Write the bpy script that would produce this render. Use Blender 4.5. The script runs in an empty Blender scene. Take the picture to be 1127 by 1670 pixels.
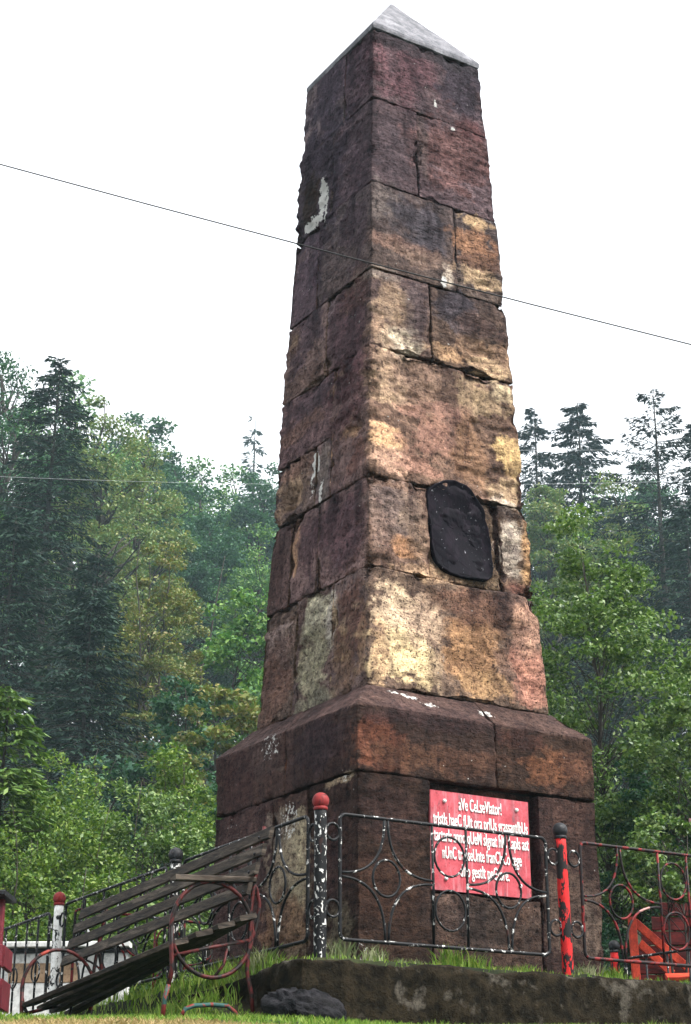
import bpy, bmesh, math, random
import numpy as np
from mathutils import Vector

# ------------------------------------------------------------------ camera, sky, sun, exposure
SC = bpy.context.scene
COL = SC.collection
cd = bpy.data.cameras.new("camera"); cam = bpy.data.objects.new("camera", cd); COL.objects.link(cam)
cam.location = (0, 0, 0)                       # eye level is z = 0; the monument stands on a bank above it
cam.rotation_euler = (math.pi/2 + 0.3693, 0.0, 0.0)
cd.sensor_fit = 'VERTICAL'; cd.sensor_height = 36.0
cd.lens = 2744.2/1670*36.0
cd.clip_start = 0.05; cd.clip_end = 3000
SC.camera = cam

SUN_EL, SUN_AZ = math.radians(52), math.radians(118)      # azimuth measured from +Y (view direction) towards +X
wd = bpy.data.worlds.new("World"); SC.world = wd; wd.use_nodes = True
wt = wd.node_tree; wt.nodes.clear()
w_out = wt.nodes.new("ShaderNodeOutputWorld"); w_bg = wt.nodes.new("ShaderNodeBackground")
w_sky = wt.nodes.new("ShaderNodeTexSky"); w_sky.sky_type = 'NISHITA'; w_sky.sun_disc = False
w_sky.sun_elevation = SUN_EL; w_sky.sun_rotation = SUN_AZ
w_sky.air_density = 1.0; w_sky.dust_density = 6.0; w_sky.ozone_density = 1.0
w_hs = wt.nodes.new("ShaderNodeHueSaturation"); w_hs.inputs["Saturation"].default_value = 0.12   # overcast: grey-white cloud
w_mx = wt.nodes.new("ShaderNodeMix"); w_mx.data_type = 'RGBA'; w_mx.inputs[0].default_value = 0.6
w_mx.inputs[7].default_value = (9.0, 9.2, 9.6, 1)                                                 # even cloud deck
wt.links.new(w_sky.outputs[0], w_hs.inputs["Color"]); wt.links.new(w_hs.outputs[0], w_mx.inputs[6])
wt.links.new(w_mx.outputs[2], w_bg.inputs[0]); w_bg.inputs[1].default_value = 0.056
wt.links.new(w_bg.outputs[0], w_out.inputs[0])
sl = bpy.data.lights.new("sun", 'SUN'); sun = bpy.data.objects.new("sun", sl); COL.objects.link(sun)
sl.energy = 1.5; sl.angle = math.radians(18); sl.color = (1.0, 0.98, 0.94)
sd = Vector((math.sin(SUN_AZ)*math.cos(SUN_EL), math.cos(SUN_AZ)*math.cos(SUN_EL), math.sin(SUN_EL)))
sun.rotation_euler = sd.to_track_quat('Z', 'Y').to_euler()
SC.view_settings.view_transform = 'Standard'; SC.view_settings.look = 'None'
SC.view_settings.exposure = 2.3; SC.view_settings.gamma = 1.0; SC.view_settings.use_curve_mapping = False
SC.render.engine = 'CYCLES'
try:
    SC.cycles.volume_bounces = 1; SC.cycles.max_bounces = 8; SC.cycles.transparent_max_bounces = 8
except Exception: pass

# ------------------------------------------------------------------ helpers
def lin(c):
    return tuple(((v/255)/12.92 if v/255 <= .04045 else ((v/255+.055)/1.055)**2.4) for v in c)
def lin4(c): return lin(c) + (1.0,)
def tag(o, label=None, cat=None, group=None, kind=None):
    if label: o["label"] = label
    if cat: o["category"] = cat
    if group: o["group"] = group
    if kind: o["kind"] = kind
    return o
def empty(name, loc, label=None, cat=None, group=None, rz=0):
    o = bpy.data.objects.new(name, None); COL.objects.link(o); o.location = loc; o.rotation_euler = (0, 0, rz)
    o.empty_display_size = .1
    return tag(o, label, cat, group)
def root_off(parent):
    """parts are built in world metres; every thing's Empty is unrotated, so shift by its base"""
    o = parent
    while o is not None and o.parent is not None: o = o.parent
    return np.array(o.location) if o is not None else np.zeros(3)
def mk(name, V, F, mat, parent=None, smooth=False, local=False, mats=None, mi=None):
    V = np.asarray(V, float)
    if parent is not None and not local: V = V - root_off(parent)
    me = bpy.data.meshes.new(name)
    if isinstance(F, np.ndarray):
        n, k = F.shape
        me.vertices.add(len(V)); me.vertices.foreach_set("co", V.astype(np.float32).ravel())
        me.loops.add(n*k); me.loops.foreach_set("vertex_index", F.astype(np.int32).ravel())
        me.polygons.add(n); me.polygons.foreach_set("loop_start", np.arange(0, n*k, k, dtype=np.int32))
        me.update(calc_edges=True)
    else:
        me.from_pydata([tuple(v) for v in V], [], F); me.update()
    if mats:
        for m in mats: me.materials.append(m)
        me.polygons.foreach_set("material_index", np.asarray(mi, np.int32))
    else: me.materials.append(mat)
    if smooth: me.polygons.foreach_set("use_smooth", np.ones(len(me.polygons), bool))
    o = bpy.data.objects.new(name, me); COL.objects.link(o)
    if parent is not None: o.parent = parent
    return o
def copy_tree(o, parent=None):
    c = o.copy(); COL.objects.link(c); c.parent = parent
    for ch in list(o.children): copy_tree(ch, c)
    return c

class MB:
    """collects shapes for ONE mesh"""
    def __init__(s): s.V = []; s.F = []
    def add(s, V, F):
        n = len(s.V); s.V += [tuple(v) for v in V]; s.F += [tuple(i+n for i in f) for f in F]
    def tube(s, pts, r, k=7, closed=False, cap=True):
        P = [np.array(p, float) for p in pts]; n = len(P)
        rr = r if hasattr(r, '__len__') else [r]*n
        V = []; F = []
        prev = None
        for i in range(n):
            if closed: t = P[(i+1) % n]-P[i-1]
            else: t = P[min(i+1, n-1)]-P[max(i-1, 0)]
            t = t/(np.linalg.norm(t)+1e-12)
            if prev is None:
                a = np.array([0, 0, 1.]) if abs(t[2]) < .9 else np.array([1., 0, 0])
            else: a = prev
            u = a-t*(a@t); u /= np.linalg.norm(u)+1e-12; prev = u; w = np.cross(t, u)
            for j in range(k):
                an = 2*math.pi*j/k
                V.append(P[i]+rr[i]*(math.cos(an)*u+math.sin(an)*w))
        m = n if closed else n-1
        for i in range(m):
            i2 = (i+1) % n
            for j in range(k):
                j2 = (j+1) % k
                F.append((i*k+j, i*k+j2, i2*k+j2, i2*k+j))
        if cap and not closed:
            F.append(tuple(range(k-1, -1, -1))); F.append(tuple((n-1)*k+j for j in range(k)))
        s.add(V, F); return s
    def beam(s, p0, p1, w, t, bev=.004):
        """board from p0 to p1, w = half-width vector, t = half-thickness vector, worn edges"""
        p0, p1, w, t = [np.array(q, float) for q in (p0, p1, w, t)]
        lw, lt = np.linalg.norm(w), np.linalg.norm(t); bw = min(bev/lw, .45); bt = min(bev/lt, .45)
        ring = [(1-bw, 1), (1, 1-bt), (1, -1+bt), (1-bw, -1), (-1+bw, -1), (-1, -1+bt), (-1, 1-bt), (-1+bw, 1)]
        n = 9; V = []; F = []
        for i in range(n):
            c = p0+(p1-p0)*i/(n-1)
            for a, b in ring: V.append(c+w*a+t*b)
        for i in range(n-1):
            for j in range(8):
                j2 = (j+1) % 8; F.append((i*8+j, (i+1)*8+j, (i+1)*8+j2, i*8+j2))
        F.append(tuple(range(8))); F.append(tuple((n-1)*8+j for j in range(7, -1, -1)))
        s.add(V, F); return s
    def sphere(s, c, r, nu=16, nv=10, sz=1.0):
        V = [(c[0], c[1], c[2]+r*sz)]; F = []
        for i in range(1, nv):
            a = math.pi*i/nv
            for j in range(nu):
                b = 2*math.pi*j/nu; V.append((c[0]+r*math.sin(a)*math.cos(b), c[1]+r*math.sin(a)*math.sin(b), c[2]+r*sz*math.cos(a)))
        V.append((c[0], c[1], c[2]-r*sz))
        for j in range(nu): F.append((0, 1+j, 1+(j+1) % nu))
        for i in range(nv-2):
            for j in range(nu): F.append((1+i*nu+j, 1+(i+1)*nu+j, 1+(i+1)*nu+(j+1) % nu, 1+i*nu+(j+1) % nu))
        e = len(V)-1; b0 = 1+(nv-2)*nu
        for j in range(nu): F.append((b0+j, e, b0+(j+1) % nu))
        s.add(V, F); return s
    def lathe(s, c, prof, k=16):
        V = []; F = []
        for r, z in prof:
            for j in range(k):
                a = 2*math.pi*j/k; V.append((c[0]+r*math.cos(a), c[1]+r*math.sin(a), c[2]+z))
        for i in range(len(prof)-1):
            for j in range(k): F.append((i*k+j, i*k+(j+1) % k, (i+1)*k+(j+1) % k, (i+1)*k+j))
        F.append(tuple(range(k-1, -1, -1))); F.append(tuple((len(prof)-1)*k+j for j in range(k)))
        s.add(V, F); return s
    def build(s, name, mat, parent=None, smooth=False): return mk(name, s.V, s.F, mat, parent, smooth)

def vhash(ix, iy, iz, seed):
    h = (ix.astype(np.int64)*374761393 + iy.astype(np.int64)*668265263 + iz.astype(np.int64)*2147483647 + seed*1274126177) & 0xffffffff
    h = ((h ^ (h >> 13))*1274126177) & 0xffffffff
    h = ((h ^ (h >> 16))*2246822519) & 0xffffffff
    return ((h ^ (h >> 15)) & 0xffffff)/float(0xffffff)*2-1
def vnoise(P, seed=0):
    P = np.asarray(P, float); I = np.floor(P).astype(np.int64); f = P-I; f = f*f*f*(f*(f*6-15)+10)
    r = 0
    for dx in (0, 1):
        for dy in (0, 1):
            for dz in (0, 1):
                w = (f[:, 0] if dx else 1-f[:, 0])*(f[:, 1] if dy else 1-f[:, 1])*(f[:, 2] if dz else 1-f[:, 2])
                r = r+w*vhash(I[:, 0]+dx, I[:, 1]+dy, I[:, 2]+dz, seed)
    return r
def fbm(P, oc=4, seed=0, rough=.5):
    P = np.asarray(P, float); a = 1; s = 0; t = 0
    for i in range(oc): s = s+a*vnoise(P*(2**i)+i*17.3, seed+i); t += a; a *= rough
    return s/t
def sst(a, b, x):
    t = np.clip((x-a)/(b-a), 0, 1); return t*t*(3-2*t)

# ------------------------------------------------------------------ materials
class NT:
    def __init__(s, name):
        s.m = bpy.data.materials.new(name); s.m.use_nodes = True; s.t = s.m.node_tree; s.t.nodes.clear()
        s.out = s.n("ShaderNodeOutputMaterial")
    def n(s, typ, **kw):
        o = s.t.nodes.new(typ)
        for k, v in kw.items(): setattr(o, k, v)
        return o
    def l(s, a, b): s.t.links.new(a, b)
    def coord(s, scale=(1, 1, 1)):
        c = s.n("ShaderNodeTexCoord"); m = s.n("ShaderNodeMapping"); m.inputs["Scale"].default_value = scale
        s.l(c.outputs["Object"], m.inputs[0]); return m.outputs[0]
    def noise(s, co, scale, detail=6, rough=.6, dist=0):
        n = s.n("ShaderNodeTexNoise"); n.inputs["Scale"].default_value = scale; n.inputs["Detail"].default_value = detail
        n.inputs["Roughness"].default_value = rough; n.inputs["Distortion"].default_value = dist
        s.l(co, n.inputs["Vector"]); return n.outputs["Fac"]
    def ramp(s, fac, stops, interp='LINEAR'):
        r = s.n("ShaderNodeValToRGB"); r.color_ramp.interpolation = interp; e = r.color_ramp.elements
        while len(e) < len(stops): e.new(.5)
        for i, (p, c) in enumerate(stops):
            e[i].position = p; e[i].color = c if len(c) == 4 else tuple(c)+(1,)
        s.l(fac, r.inputs[0]); return r.outputs[0]
    def mix(s, fac, a, b, mode='MIX'):
        m = s.n("ShaderNodeMix", data_type='RGBA', blend_type=mode)
        for v, i in ((fac, 0), (a, 6), (b, 7)):
            if hasattr(v, 'is_output'): s.l(v, m.inputs[i])
            elif isinstance(v, (int, float)): m.inputs[i].default_value = v
            else: m.inputs[i].default_value = tuple(v) if len(v) == 4 else tuple(v)+(1,)
        return m.outputs[2]
    def math(s, op, a, b=None, c=None):
        m = s.n("ShaderNodeMath", operation=op)
        for i, v in enumerate((a, b, c)):
            if v is None: continue
            if hasattr(v, 'is_output'): s.l(v, m.inputs[i])
            else: m.inputs[i].default_value = v
        return m.outputs[0]
    def bump(s, h, dist, strength=1.0, prev=None):
        b = s.n("ShaderNodeBump"); b.inputs["Distance"].default_value = dist; b.inputs["Strength"].default_value = strength
        s.l(h, b.inputs["Height"])
        if prev is not None: s.l(prev, b.inputs["Normal"])
        return b.outputs[0]
    def bsdf(s, col, rough=.8, normal=None, metal=0, spec=.4):
        p = s.n("ShaderNodeBsdfPrincipled")
        if hasattr(col, 'is_output'): s.l(col, p.inputs["Base Color"])
        else: p.inputs["Base Color"].default_value = tuple(col) if len(col) == 4 else tuple(col)+(1,)
        if hasattr(rough, 'is_output'): s.l(rough, p.inputs["Roughness"])
        else: p.inputs["Roughness"].default_value = rough
        p.inputs["Metallic"].default_value = metal; p.inputs["Specular IOR Level"].default_value = spec
        if normal is not None: s.l(normal, p.inputs["Normal"])
        s.l(p.outputs[0], s.out.inputs[0]); return p

def mat_stone():
    s = NT("weathered_sandstone"); co = s.coord()
    pc = s.n("ShaderNodeVertexColor", layer_name="Col").outputs["Color"]; bc = s.n("ShaderNodeVertexColor", layer_name="Base").outputs["Color"]
    sep = s.n("ShaderNodeSeparateColor"); s.l(s.n("ShaderNodeVertexColor", layer_name="Lime").outputs["Color"], sep.inputs[0]); al, wt_ = sep.outputs[0], sep.outputs[1]
    n1 = s.noise(co, 6, 9, .68, .4); n2 = s.noise(co, 30, 7, .72, .3); n3 = s.noise(co, 85, 5, .75); n4 = s.noise(co, 15, 8, .7, .8)
    st = s.noise(s.coord((1.3, 1.3, 5)), 3.6, 9, .70, 2.6)            # bedding
    MU = lambda c, k: s.mix(1, c, k, 'MULTIPLY')
    edge = s.math('ADD', wt_, s.math('ADD', s.math('MULTIPLY', s.math('SUBTRACT', n4, .5), 1.0), s.math('MULTIPLY', s.math('SUBTRACT', n2, .5), 1.1)))
    at = s.mix(s.ramp(edge, [(.20, (0, 0, 0)), (.40, (1, 1, 1))]), bc, pc)       # patches of different stone end in ragged grain, not in a soft edge
    tm = s.n("ShaderNodeMapping"); tm.inputs["Rotation"].default_value = (.7, .6, .3); tm.inputs["Scale"].default_value = (3, 3, 11); s.l(s.n("ShaderNodeTexCoord").outputs["Object"], tm.inputs[0])
    rnd = s.n("ShaderNodeObjectInfo").outputs["Random"]; r2 = s.math('FRACT', s.math('MULTIPLY', rnd, 7.31)); r3 = s.math('FRACT', s.math('MULTIPLY', rnd, 13.77))   # every block was dressed differently
    tool = s.noise(tm.outputs[0], 2.2, 5, .6, .6)                                  # slanting chisel strokes
    c = s.mix(s.ramp(n1, [(.36, (0, 0, 0)), (.64, (1, 1, 1))]), MU(at, (.78, .74, .77)), MU(at, (1.75, 1.70, 1.64)))
    c = s.mix(s.ramp(n4, [(.34, (.75, .75, .75)), (.50, (0, 0, 0))]), c, MU(c, (.50, .44, .47)))
    c = s.mix(s.math('MULTIPLY', r3, s.ramp(st, [(.38, (.9, .9, .9)), (.5, (0, 0, 0))])), c, MU(c, (.5, .45, .45)))
    c = s.mix(s.math('MULTIPLY', r2, s.ramp(tool, [(.38, (.9, .9, .9)), (.5, (0, 0, 0))])), c, MU(c, (.55, .5, .52)))
    c = s.mix(s.ramp(n2, [(.38, (1, 1, 1)), (.46, (0, 0, 0))]), c, MU(c, (.28, .25, .27)))  # relief shading painted in: low grain darkened, high grain lightened below
    c = s.mix(s.ramp(n2, [(.55, (0, 0, 0)), (.66, (.9, .9, .9))]), c, MU(c, (1.8, 1.76, 1.7)))
    c = s.mix(s.ramp(n3, [(.36, (.9, .9, .9)), (.46, (0, 0, 0))]), c, MU(c, (.34, .31, .32)))
    c = s.mix(s.ramp(n3, [(.58, (0, 0, 0)), (.70, (.7, .7, .7))]), c, MU(c, (1.7, 1.68, 1.65)))
    sv = s.noise(s.coord((1, 1, .10)), 11, 6, .66, .5)               # soot and rain streaks
    c = s.mix(s.math('MULTIPLY', s.ramp(sv, [(.52, (0, 0, 0)), (.64, (1, 1, 1))]), s.ramp(n1, [(.42, (.2, .2, .2)), (.6, (.85, .85, .85))])), c, MU(c, (.38, .34, .38)))
    vo = s.n("ShaderNodeTexVoronoi"); vo.inputs["Scale"].default_value = 40; vo.inputs["Randomness"].default_value = 1
    wp = s.n("ShaderNodeVectorMath", operation='MULTIPLY_ADD'); wn = s.n("ShaderNodeTexNoise"); wn.inputs["Scale"].default_value = 25; s.l(co, wn.inputs["Vector"])
    s.l(wn.outputs["Color"], wp.inputs[0]); wp.inputs[1].default_value = (.05, .05, .03); s.l(co, wp.inputs[2]); s.l(wp.outputs[0], vo.inputs["Vector"])
    pit = s.math('MULTIPLY', s.ramp(vo.outputs["Distance"], [(.12, (1, 1, 1)), (.30, (0, 0, 0))]), s.ramp(n4, [(.38, (0, 0, 0)), (.5, (1, 1, 1))]))
    pit = s.math('MULTIPLY', pit, s.math('ADD', .35, s.math('MULTIPLY', rnd, .75)))
    c = s.mix(pit, c, MU(c, (.16, .14, .15)))  # pits darkened in the colour too, as painted shade
    vo2 = s.n("ShaderNodeTexVoronoi"); vo2.inputs["Scale"].default_value = 15; s.l(wp.outputs[0], vo2.inputs["Vector"])
    sp = s.math('MULTIPLY', s.ramp(vo2.outputs["Distance"], [(.05, (1, 1, 1)), (.10, (0, 0, 0))]), s.ramp(s.noise(co, 2.6, 3), [(.55, (0, 0, 0)), (.62, (1, 1, 1))]))
    c = s.mix(s.math('MULTIPLY', sp, .85), c, (.50, .48, .45))
    lm = s.math('ADD', al, s.math('MULTIPLY', s.math('SUBTRACT', n2, .5), 2.2))
    c = s.mix(s.math('MULTIPLY', s.ramp(lm, [(.46, (0, 0, 0)), (.52, (1, 1, 1))]), s.ramp(al, [(.05, (0, 0, 0)), (.2, (1, 1, 1))])), c, (.70, .68, .64))
    flat = s.ramp(s.noise(co, 1.7, 3), [(.42, (.25, .25, .25)), (.62, (1, 1, 1))])      # some blocks worn flat, others still rough
    vf = s.n("ShaderNodeTexVoronoi"); vf.inputs["Scale"].default_value = 11; s.l(wp.outputs[0], vf.inputs["Vector"])        # broken facets
    nb = s.bump(s.math('MULTIPLY', vf.outputs["Distance"], flat), .05, .8); nb = s.bump(n1, .05, .5, nb); nb = s.bump(s.math('MULTIPLY', tool, r2), .10, .8, nb); nb = s.bump(s.math('MULTIPLY', n4, flat), .03, .7, nb); nb = s.bump(s.math('MULTIPLY', st, r3), .08, .8, nb); nb = s.bump(s.math('MULTIPLY', n2, flat), .024, .9, nb); nb = s.bump(pit, -.03, 1.0, nb); nb = s.bump(n3, .008, .9, nb)
    s.bsdf(c, .9, nb, spec=.15); return s.m
def mat_noise(name, c0, c1, scale=12, rough=.85, bd=.01, stretch=(1, 1, 1), c2=None, spec=.3, lo=.38, hi=.62):
    s = NT(name); co = s.coord(stretch); n1 = s.noise(co, scale, 8, .65, .2); n2 = s.noise(co, scale*5.5, 5, .7)
    c = s.ramp(n1, [(lo, c0), (hi, c1)])
    if c2: c = s.mix(s.ramp(s.noise(co, scale*.45, 5, .6), [(.55, (0, 0, 0)), (.64, (1, 1, 1))]), c, c2)
    c = s.mix(s.ramp(n2, [(.35, (.7, .7, .7)), (.55, (0, 0, 0))]), c, s.mix(1, c, (.45, .45, .45), 'MULTIPLY'))
    nb = s.bump(n1, bd, .7); nb = s.bump(n2, bd*.3, .7, nb)
    s.bsdf(c, rough, nb, spec=spec); return s.m
def mat_flaky(name, base, flake, lo, hi, scale=34, stretch=(1, 1, .55), rough=.45, third=None, tlo=.6, spec=.2):
    """old paint: 'flake' shows where the coat has gone"""
    s = NT(name); co = s.coord(stretch); n = s.noise(co, scale, 4, .6, .6)
    f = s.ramp(n, [(lo, (0, 0, 0)), (hi, (1, 1, 1))])
    c = s.mix(f, base, flake)
    if third is not None:
        f3 = s.ramp(s.noise(co, scale*.32, 4, .6, .4), [(tlo, (0, 0, 0)), (tlo+.03, (1, 1, 1))]); c = s.mix(f3, c, third)
    c = s.mix(s.ramp(s.noise(co, scale*3, 3), [(.4, (.5, .5, .5)), (.55, (0, 0, 0))]), c, s.mix(1, c, (.55, .52, .5), 'MULTIPLY'))
    s.bsdf(c, rough+.15, s.bump(n, .003, .7), spec=spec); return s.m
def mat_leaf(name, cols, rough=.42, trans=.25, spec=.5):
    """cols: stops of the leaf colours found in one crown"""
    s = NT(name); g = s.n("ShaderNodeNewGeometry")
    c = s.ramp(g.outputs["Random Per Island"], [(i/(len(cols)-1), tuple(v)) for i, v in enumerate(cols)])
    p = s.bsdf(c, rough, None, spec=spec)
    tr = s.n("ShaderNodeBsdfTranslucent"); s.l(s.mix(1, c, (1.1, 1.25, .6), 'MULTIPLY'), tr.inputs[0])
    ms = s.n("ShaderNodeMixShader"); ms.inputs[0].default_value = trans
    s.l(p.outputs[0], ms.inputs[1]); s.l(tr.outputs[0], ms.inputs[2]); s.l(ms.outputs[0], s.out.inputs[0]); return s.m
def mat_plaque():
    s = NT('red_plaque_paint'); co = s.coord(); n = s.noise(co, 9, 7, .65, .3); sv = s.noise(s.coord((1, 1, .14)), 26, 6, .65, .4); f = s.noise(co, 60, 5, .7)
    c = s.ramp(n, [(.35, (.33, .036, .048)), (.65, (.50, .088, .108))])
    c = s.mix(s.ramp(sv, [(.5, (0, 0, 0)), (.66, (.75, .75, .75))]), c, (.50, .20, .22))                 # faded runs
    c = s.mix(s.ramp(s.noise(s.coord((1, 1, .3)), 14, 6, .7), [(.52, (0, 0, 0)), (.68, (.85, .85, .85))]), c, (.15, .07, .08))   # grime
    c = s.mix(s.ramp(f, [(.33, (.8, .8, .8)), (.44, (0, 0, 0))]), c, s.mix(1, c, (.4, .35, .35), 'MULTIPLY'))
    s.bsdf(c, .6, s.bump(f, .003, .7), spec=.25); return s.m
M = {}
M['stone'] = mat_stone()
M['mortar'] = mat_noise('dark_mortar', (.008, .006, .007), (.03, .024, .023), 20, .95, spec=.1)
M['cap'] = mat_noise('grey_capstone', (.11, .11, .12), (.21, .205, .22), 9, .9, .01, c2=(.25, .245, .26), spec=.15)
M['cement'] = mat_noise('mossy_cement', (.007, .0055, .003), (.034, .025, .014), 13, .95, .10, c2=(.10, .086, .068), spec=.08)
M['rock'] = mat_noise('grey_rock', (.004, .004, .005), (.036, .034, .038), 11, .85, .09, c2=(.014, .013, .014), spec=.1)
M['wood'] = mat_noise('weathered_board', (.010, .0078, .006), (.052, .038, .028), 7, .8, .008, stretch=(1, 1, 7), c2=(.10, .078, .06), spec=.2)
M['iron'] = mat_flaky('black_iron_paint', (.006, .006, .007), (.55, .54, .52), .60, .63, 26, (1, 1, 1), .4, third=(.04, .014, .010), tlo=.64)
M['iron_red'] = mat_flaky('red_iron_paint', (.15, .010, .010), (.010, .006, .006), .44, .48, 14, (1, 1, 1), .4, third=(.42, .22, .20), tlo=.64)
M['post_bw'] = mat_flaky('black_white_post', (.006, .006, .007), (.66, .65, .62), .58, .60, 40, (1, 1, .6), .5, third=(.03, .012, .010), tlo=.62)
M['post_white'] = mat_flaky('white_post', (.76, .75, .72), (.012, .012, .012), .55, .58, 26, (1, 1, .6), .5)
M['post_red'] = mat_flaky('red_post', (.52, .016, .016), (.010, .008, .008), .53, .545, 20, (1, 1, .5), .5, third=(.010, .009, .009), tlo=.545)
M['ball_red'] = mat_flaky('red_ball', (.22, .022, .022), (.05, .012, .012), .54, .66, 26, (1, 1, 1), .5)
M['ball_black'] = mat_flaky('black_ball', (.016, .016, .018), (.06, .058, .06), .58, .66, 30, (1, 1, 1), .4)
M['bench_iron'] = mat_flaky('bench_iron', (.07, .010, .009), (.010, .006, .005), .46, .52, 14, (1, 1, 1), .4, third=(.26, .035, .022), tlo=.60)
M['bench_green'] = mat_flaky('bench_green_foot', (.022, .07, .062), (.16, .025, .02), .48, .52, 16, (1, 1, 1), .5, third=(.02, .012, .010), tlo=.56)
M['plaque'] = mat_plaque()
M['letter'] = mat_noise('white_letter', (.74, .73, .70), (.84, .83, .80), 20, .5, .001)
M['black_plate'] = mat_flaky('black_cast_plate', (.006, .005, .0075), (.26, .25, .27), .68, .70, 60, (1, 1, .6), .55, third=(.011, .008, .012), tlo=.52, spec=.04)
M['bark'] = mat_noise('dark_bark', (.02, .016, .013), (.06, .05, .042), 9, .95, .02, stretch=(1, 1, .3))
M['bark_pale'] = mat_noise('pale_bark', (.05, .045, .04), (.16, .15, .135), 9, .95, .02, stretch=(1, 1, .3))
M['soil'] = mat_noise('forest_floor', (.010, .013, .007), (.03, .036, .014), 2.2, .95, .03, c2=(.03, .024, .014), spec=.1)
M['wire'] = NT('black_cable').m; M['wire'].node_tree.nodes.clear()
def plain(name, c, rough=.6):
    s = NT(name); s.bsdf(c, rough, spec=.4); return s.m
M['wire'] = plain('black_cable_sheath', (.01, .01, .01), .5); M['wire_pale'] = plain('pale_wire', (.62, .64, .66), .5)
M['white_wall'] = mat_noise('white_render', (.55, .54, .51), (.74, .73, .70), 4, .85, .004)
M['tan'] = mat_noise('tan_ledge', (.30, .19, .11), (.42, .28, .17), 8, .7, .003)
M['maroon'] = mat_noise('maroon_board', (.10, .012, .02), (.17, .022, .03), 6, .55, .003)
M['red_plank'] = mat_noise('dark_red_plank', (.05, .008, .008), (.16, .016, .014), 6, .7, .006, stretch=(1, 1, 4), c2=(.09, .02, .018), spec=.2)
M['orange'] = mat_noise('orange_red_brace', (.34, .03, .014), (.66, .07, .03), 9, .6, .004, spec=.2)
M['roof'] = mat_noise('faded_red_roof', (.30, .08, .07), (.62, .38, .38), 14, .7, .004)

# foliage palettes (leaf colours, with some shade, highlights and distance haze painted in)
M['needle_dark'] = mat_leaf('spruce_needles', [(.006, .017, .015), (.013, .033, .024), (.028, .060, .032), (.014, .034, .028)], .7, .10, .2)
M['needle_blue'] = mat_leaf('fir_needles', [(.008, .019, .021), (.015, .031, .031), (.024, .044, .037)], .7, .10, .2)
M['needle_young'] = mat_leaf('young_spruce_needles', [(.045, .095, .020), (.085, .155, .030), (.14, .21, .045)], .55, .2, .3)
M['leaf_mid'] = mat_leaf('beech_leaves', [(.026, .080, .030), (.066, .158, .048), (.115, .225, .060), (.185, .285, .072)], .5, spec=.25)
M['leaf_dark'] = mat_leaf('shaded_leaves', [(.012, .048, .028), (.030, .088, .046), (.058, .138, .058)], .5, spec=.25)  # darker, tealer leaf set: woodland shade and haze painted into the colour
M['leaf_yellow'] = mat_leaf('turning_leaves', [(.08, .13, .03), (.14, .175, .04), (.20, .17, .045), (.12, .165, .04), (.17, .125, .045), (.075, .13, .035)], .5, spec=.3)
M['leaf_pale'] = mat_leaf('pale_leaves', [(.075, .145, .050), (.13, .205, .065), (.21, .21, .068), (.10, .17, .068)], .5, spec=.3)
M['leaf_near'] = mat_leaf('glossy_leaves', [(.022, .052, .014), (.066, .128, .030), (.15, .225, .062), (.044, .094, .024), (.26, .33, .13)], .45, .28, .3)
M['leaf_bush'] = mat_leaf('bush_leaves', [(.022, .060, .012), (.074, .140, .024), (.145, .22, .038), (.050, .104, .018), (.235, .295, .07)], .45, .28, .25)
M['grass'] = mat_leaf('grass_blades', [(.065, .135, .014), (.115, .215, .026), (.18, .28, .045), (.28, .32, .08)], .6, .3, .2)
M['grass_dry'] = mat_leaf('dry_grass_blades', [(.34, .24, .11), (.48, .35, .18), (.30, .25, .10), (.42, .29, .15)], .6, .2, .2)
M['weed'] = mat_leaf('pale_weeds', [(.10, .14, .05), (.20, .22, .11), (.30, .30, .18)], .6, .2, .3)
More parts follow.
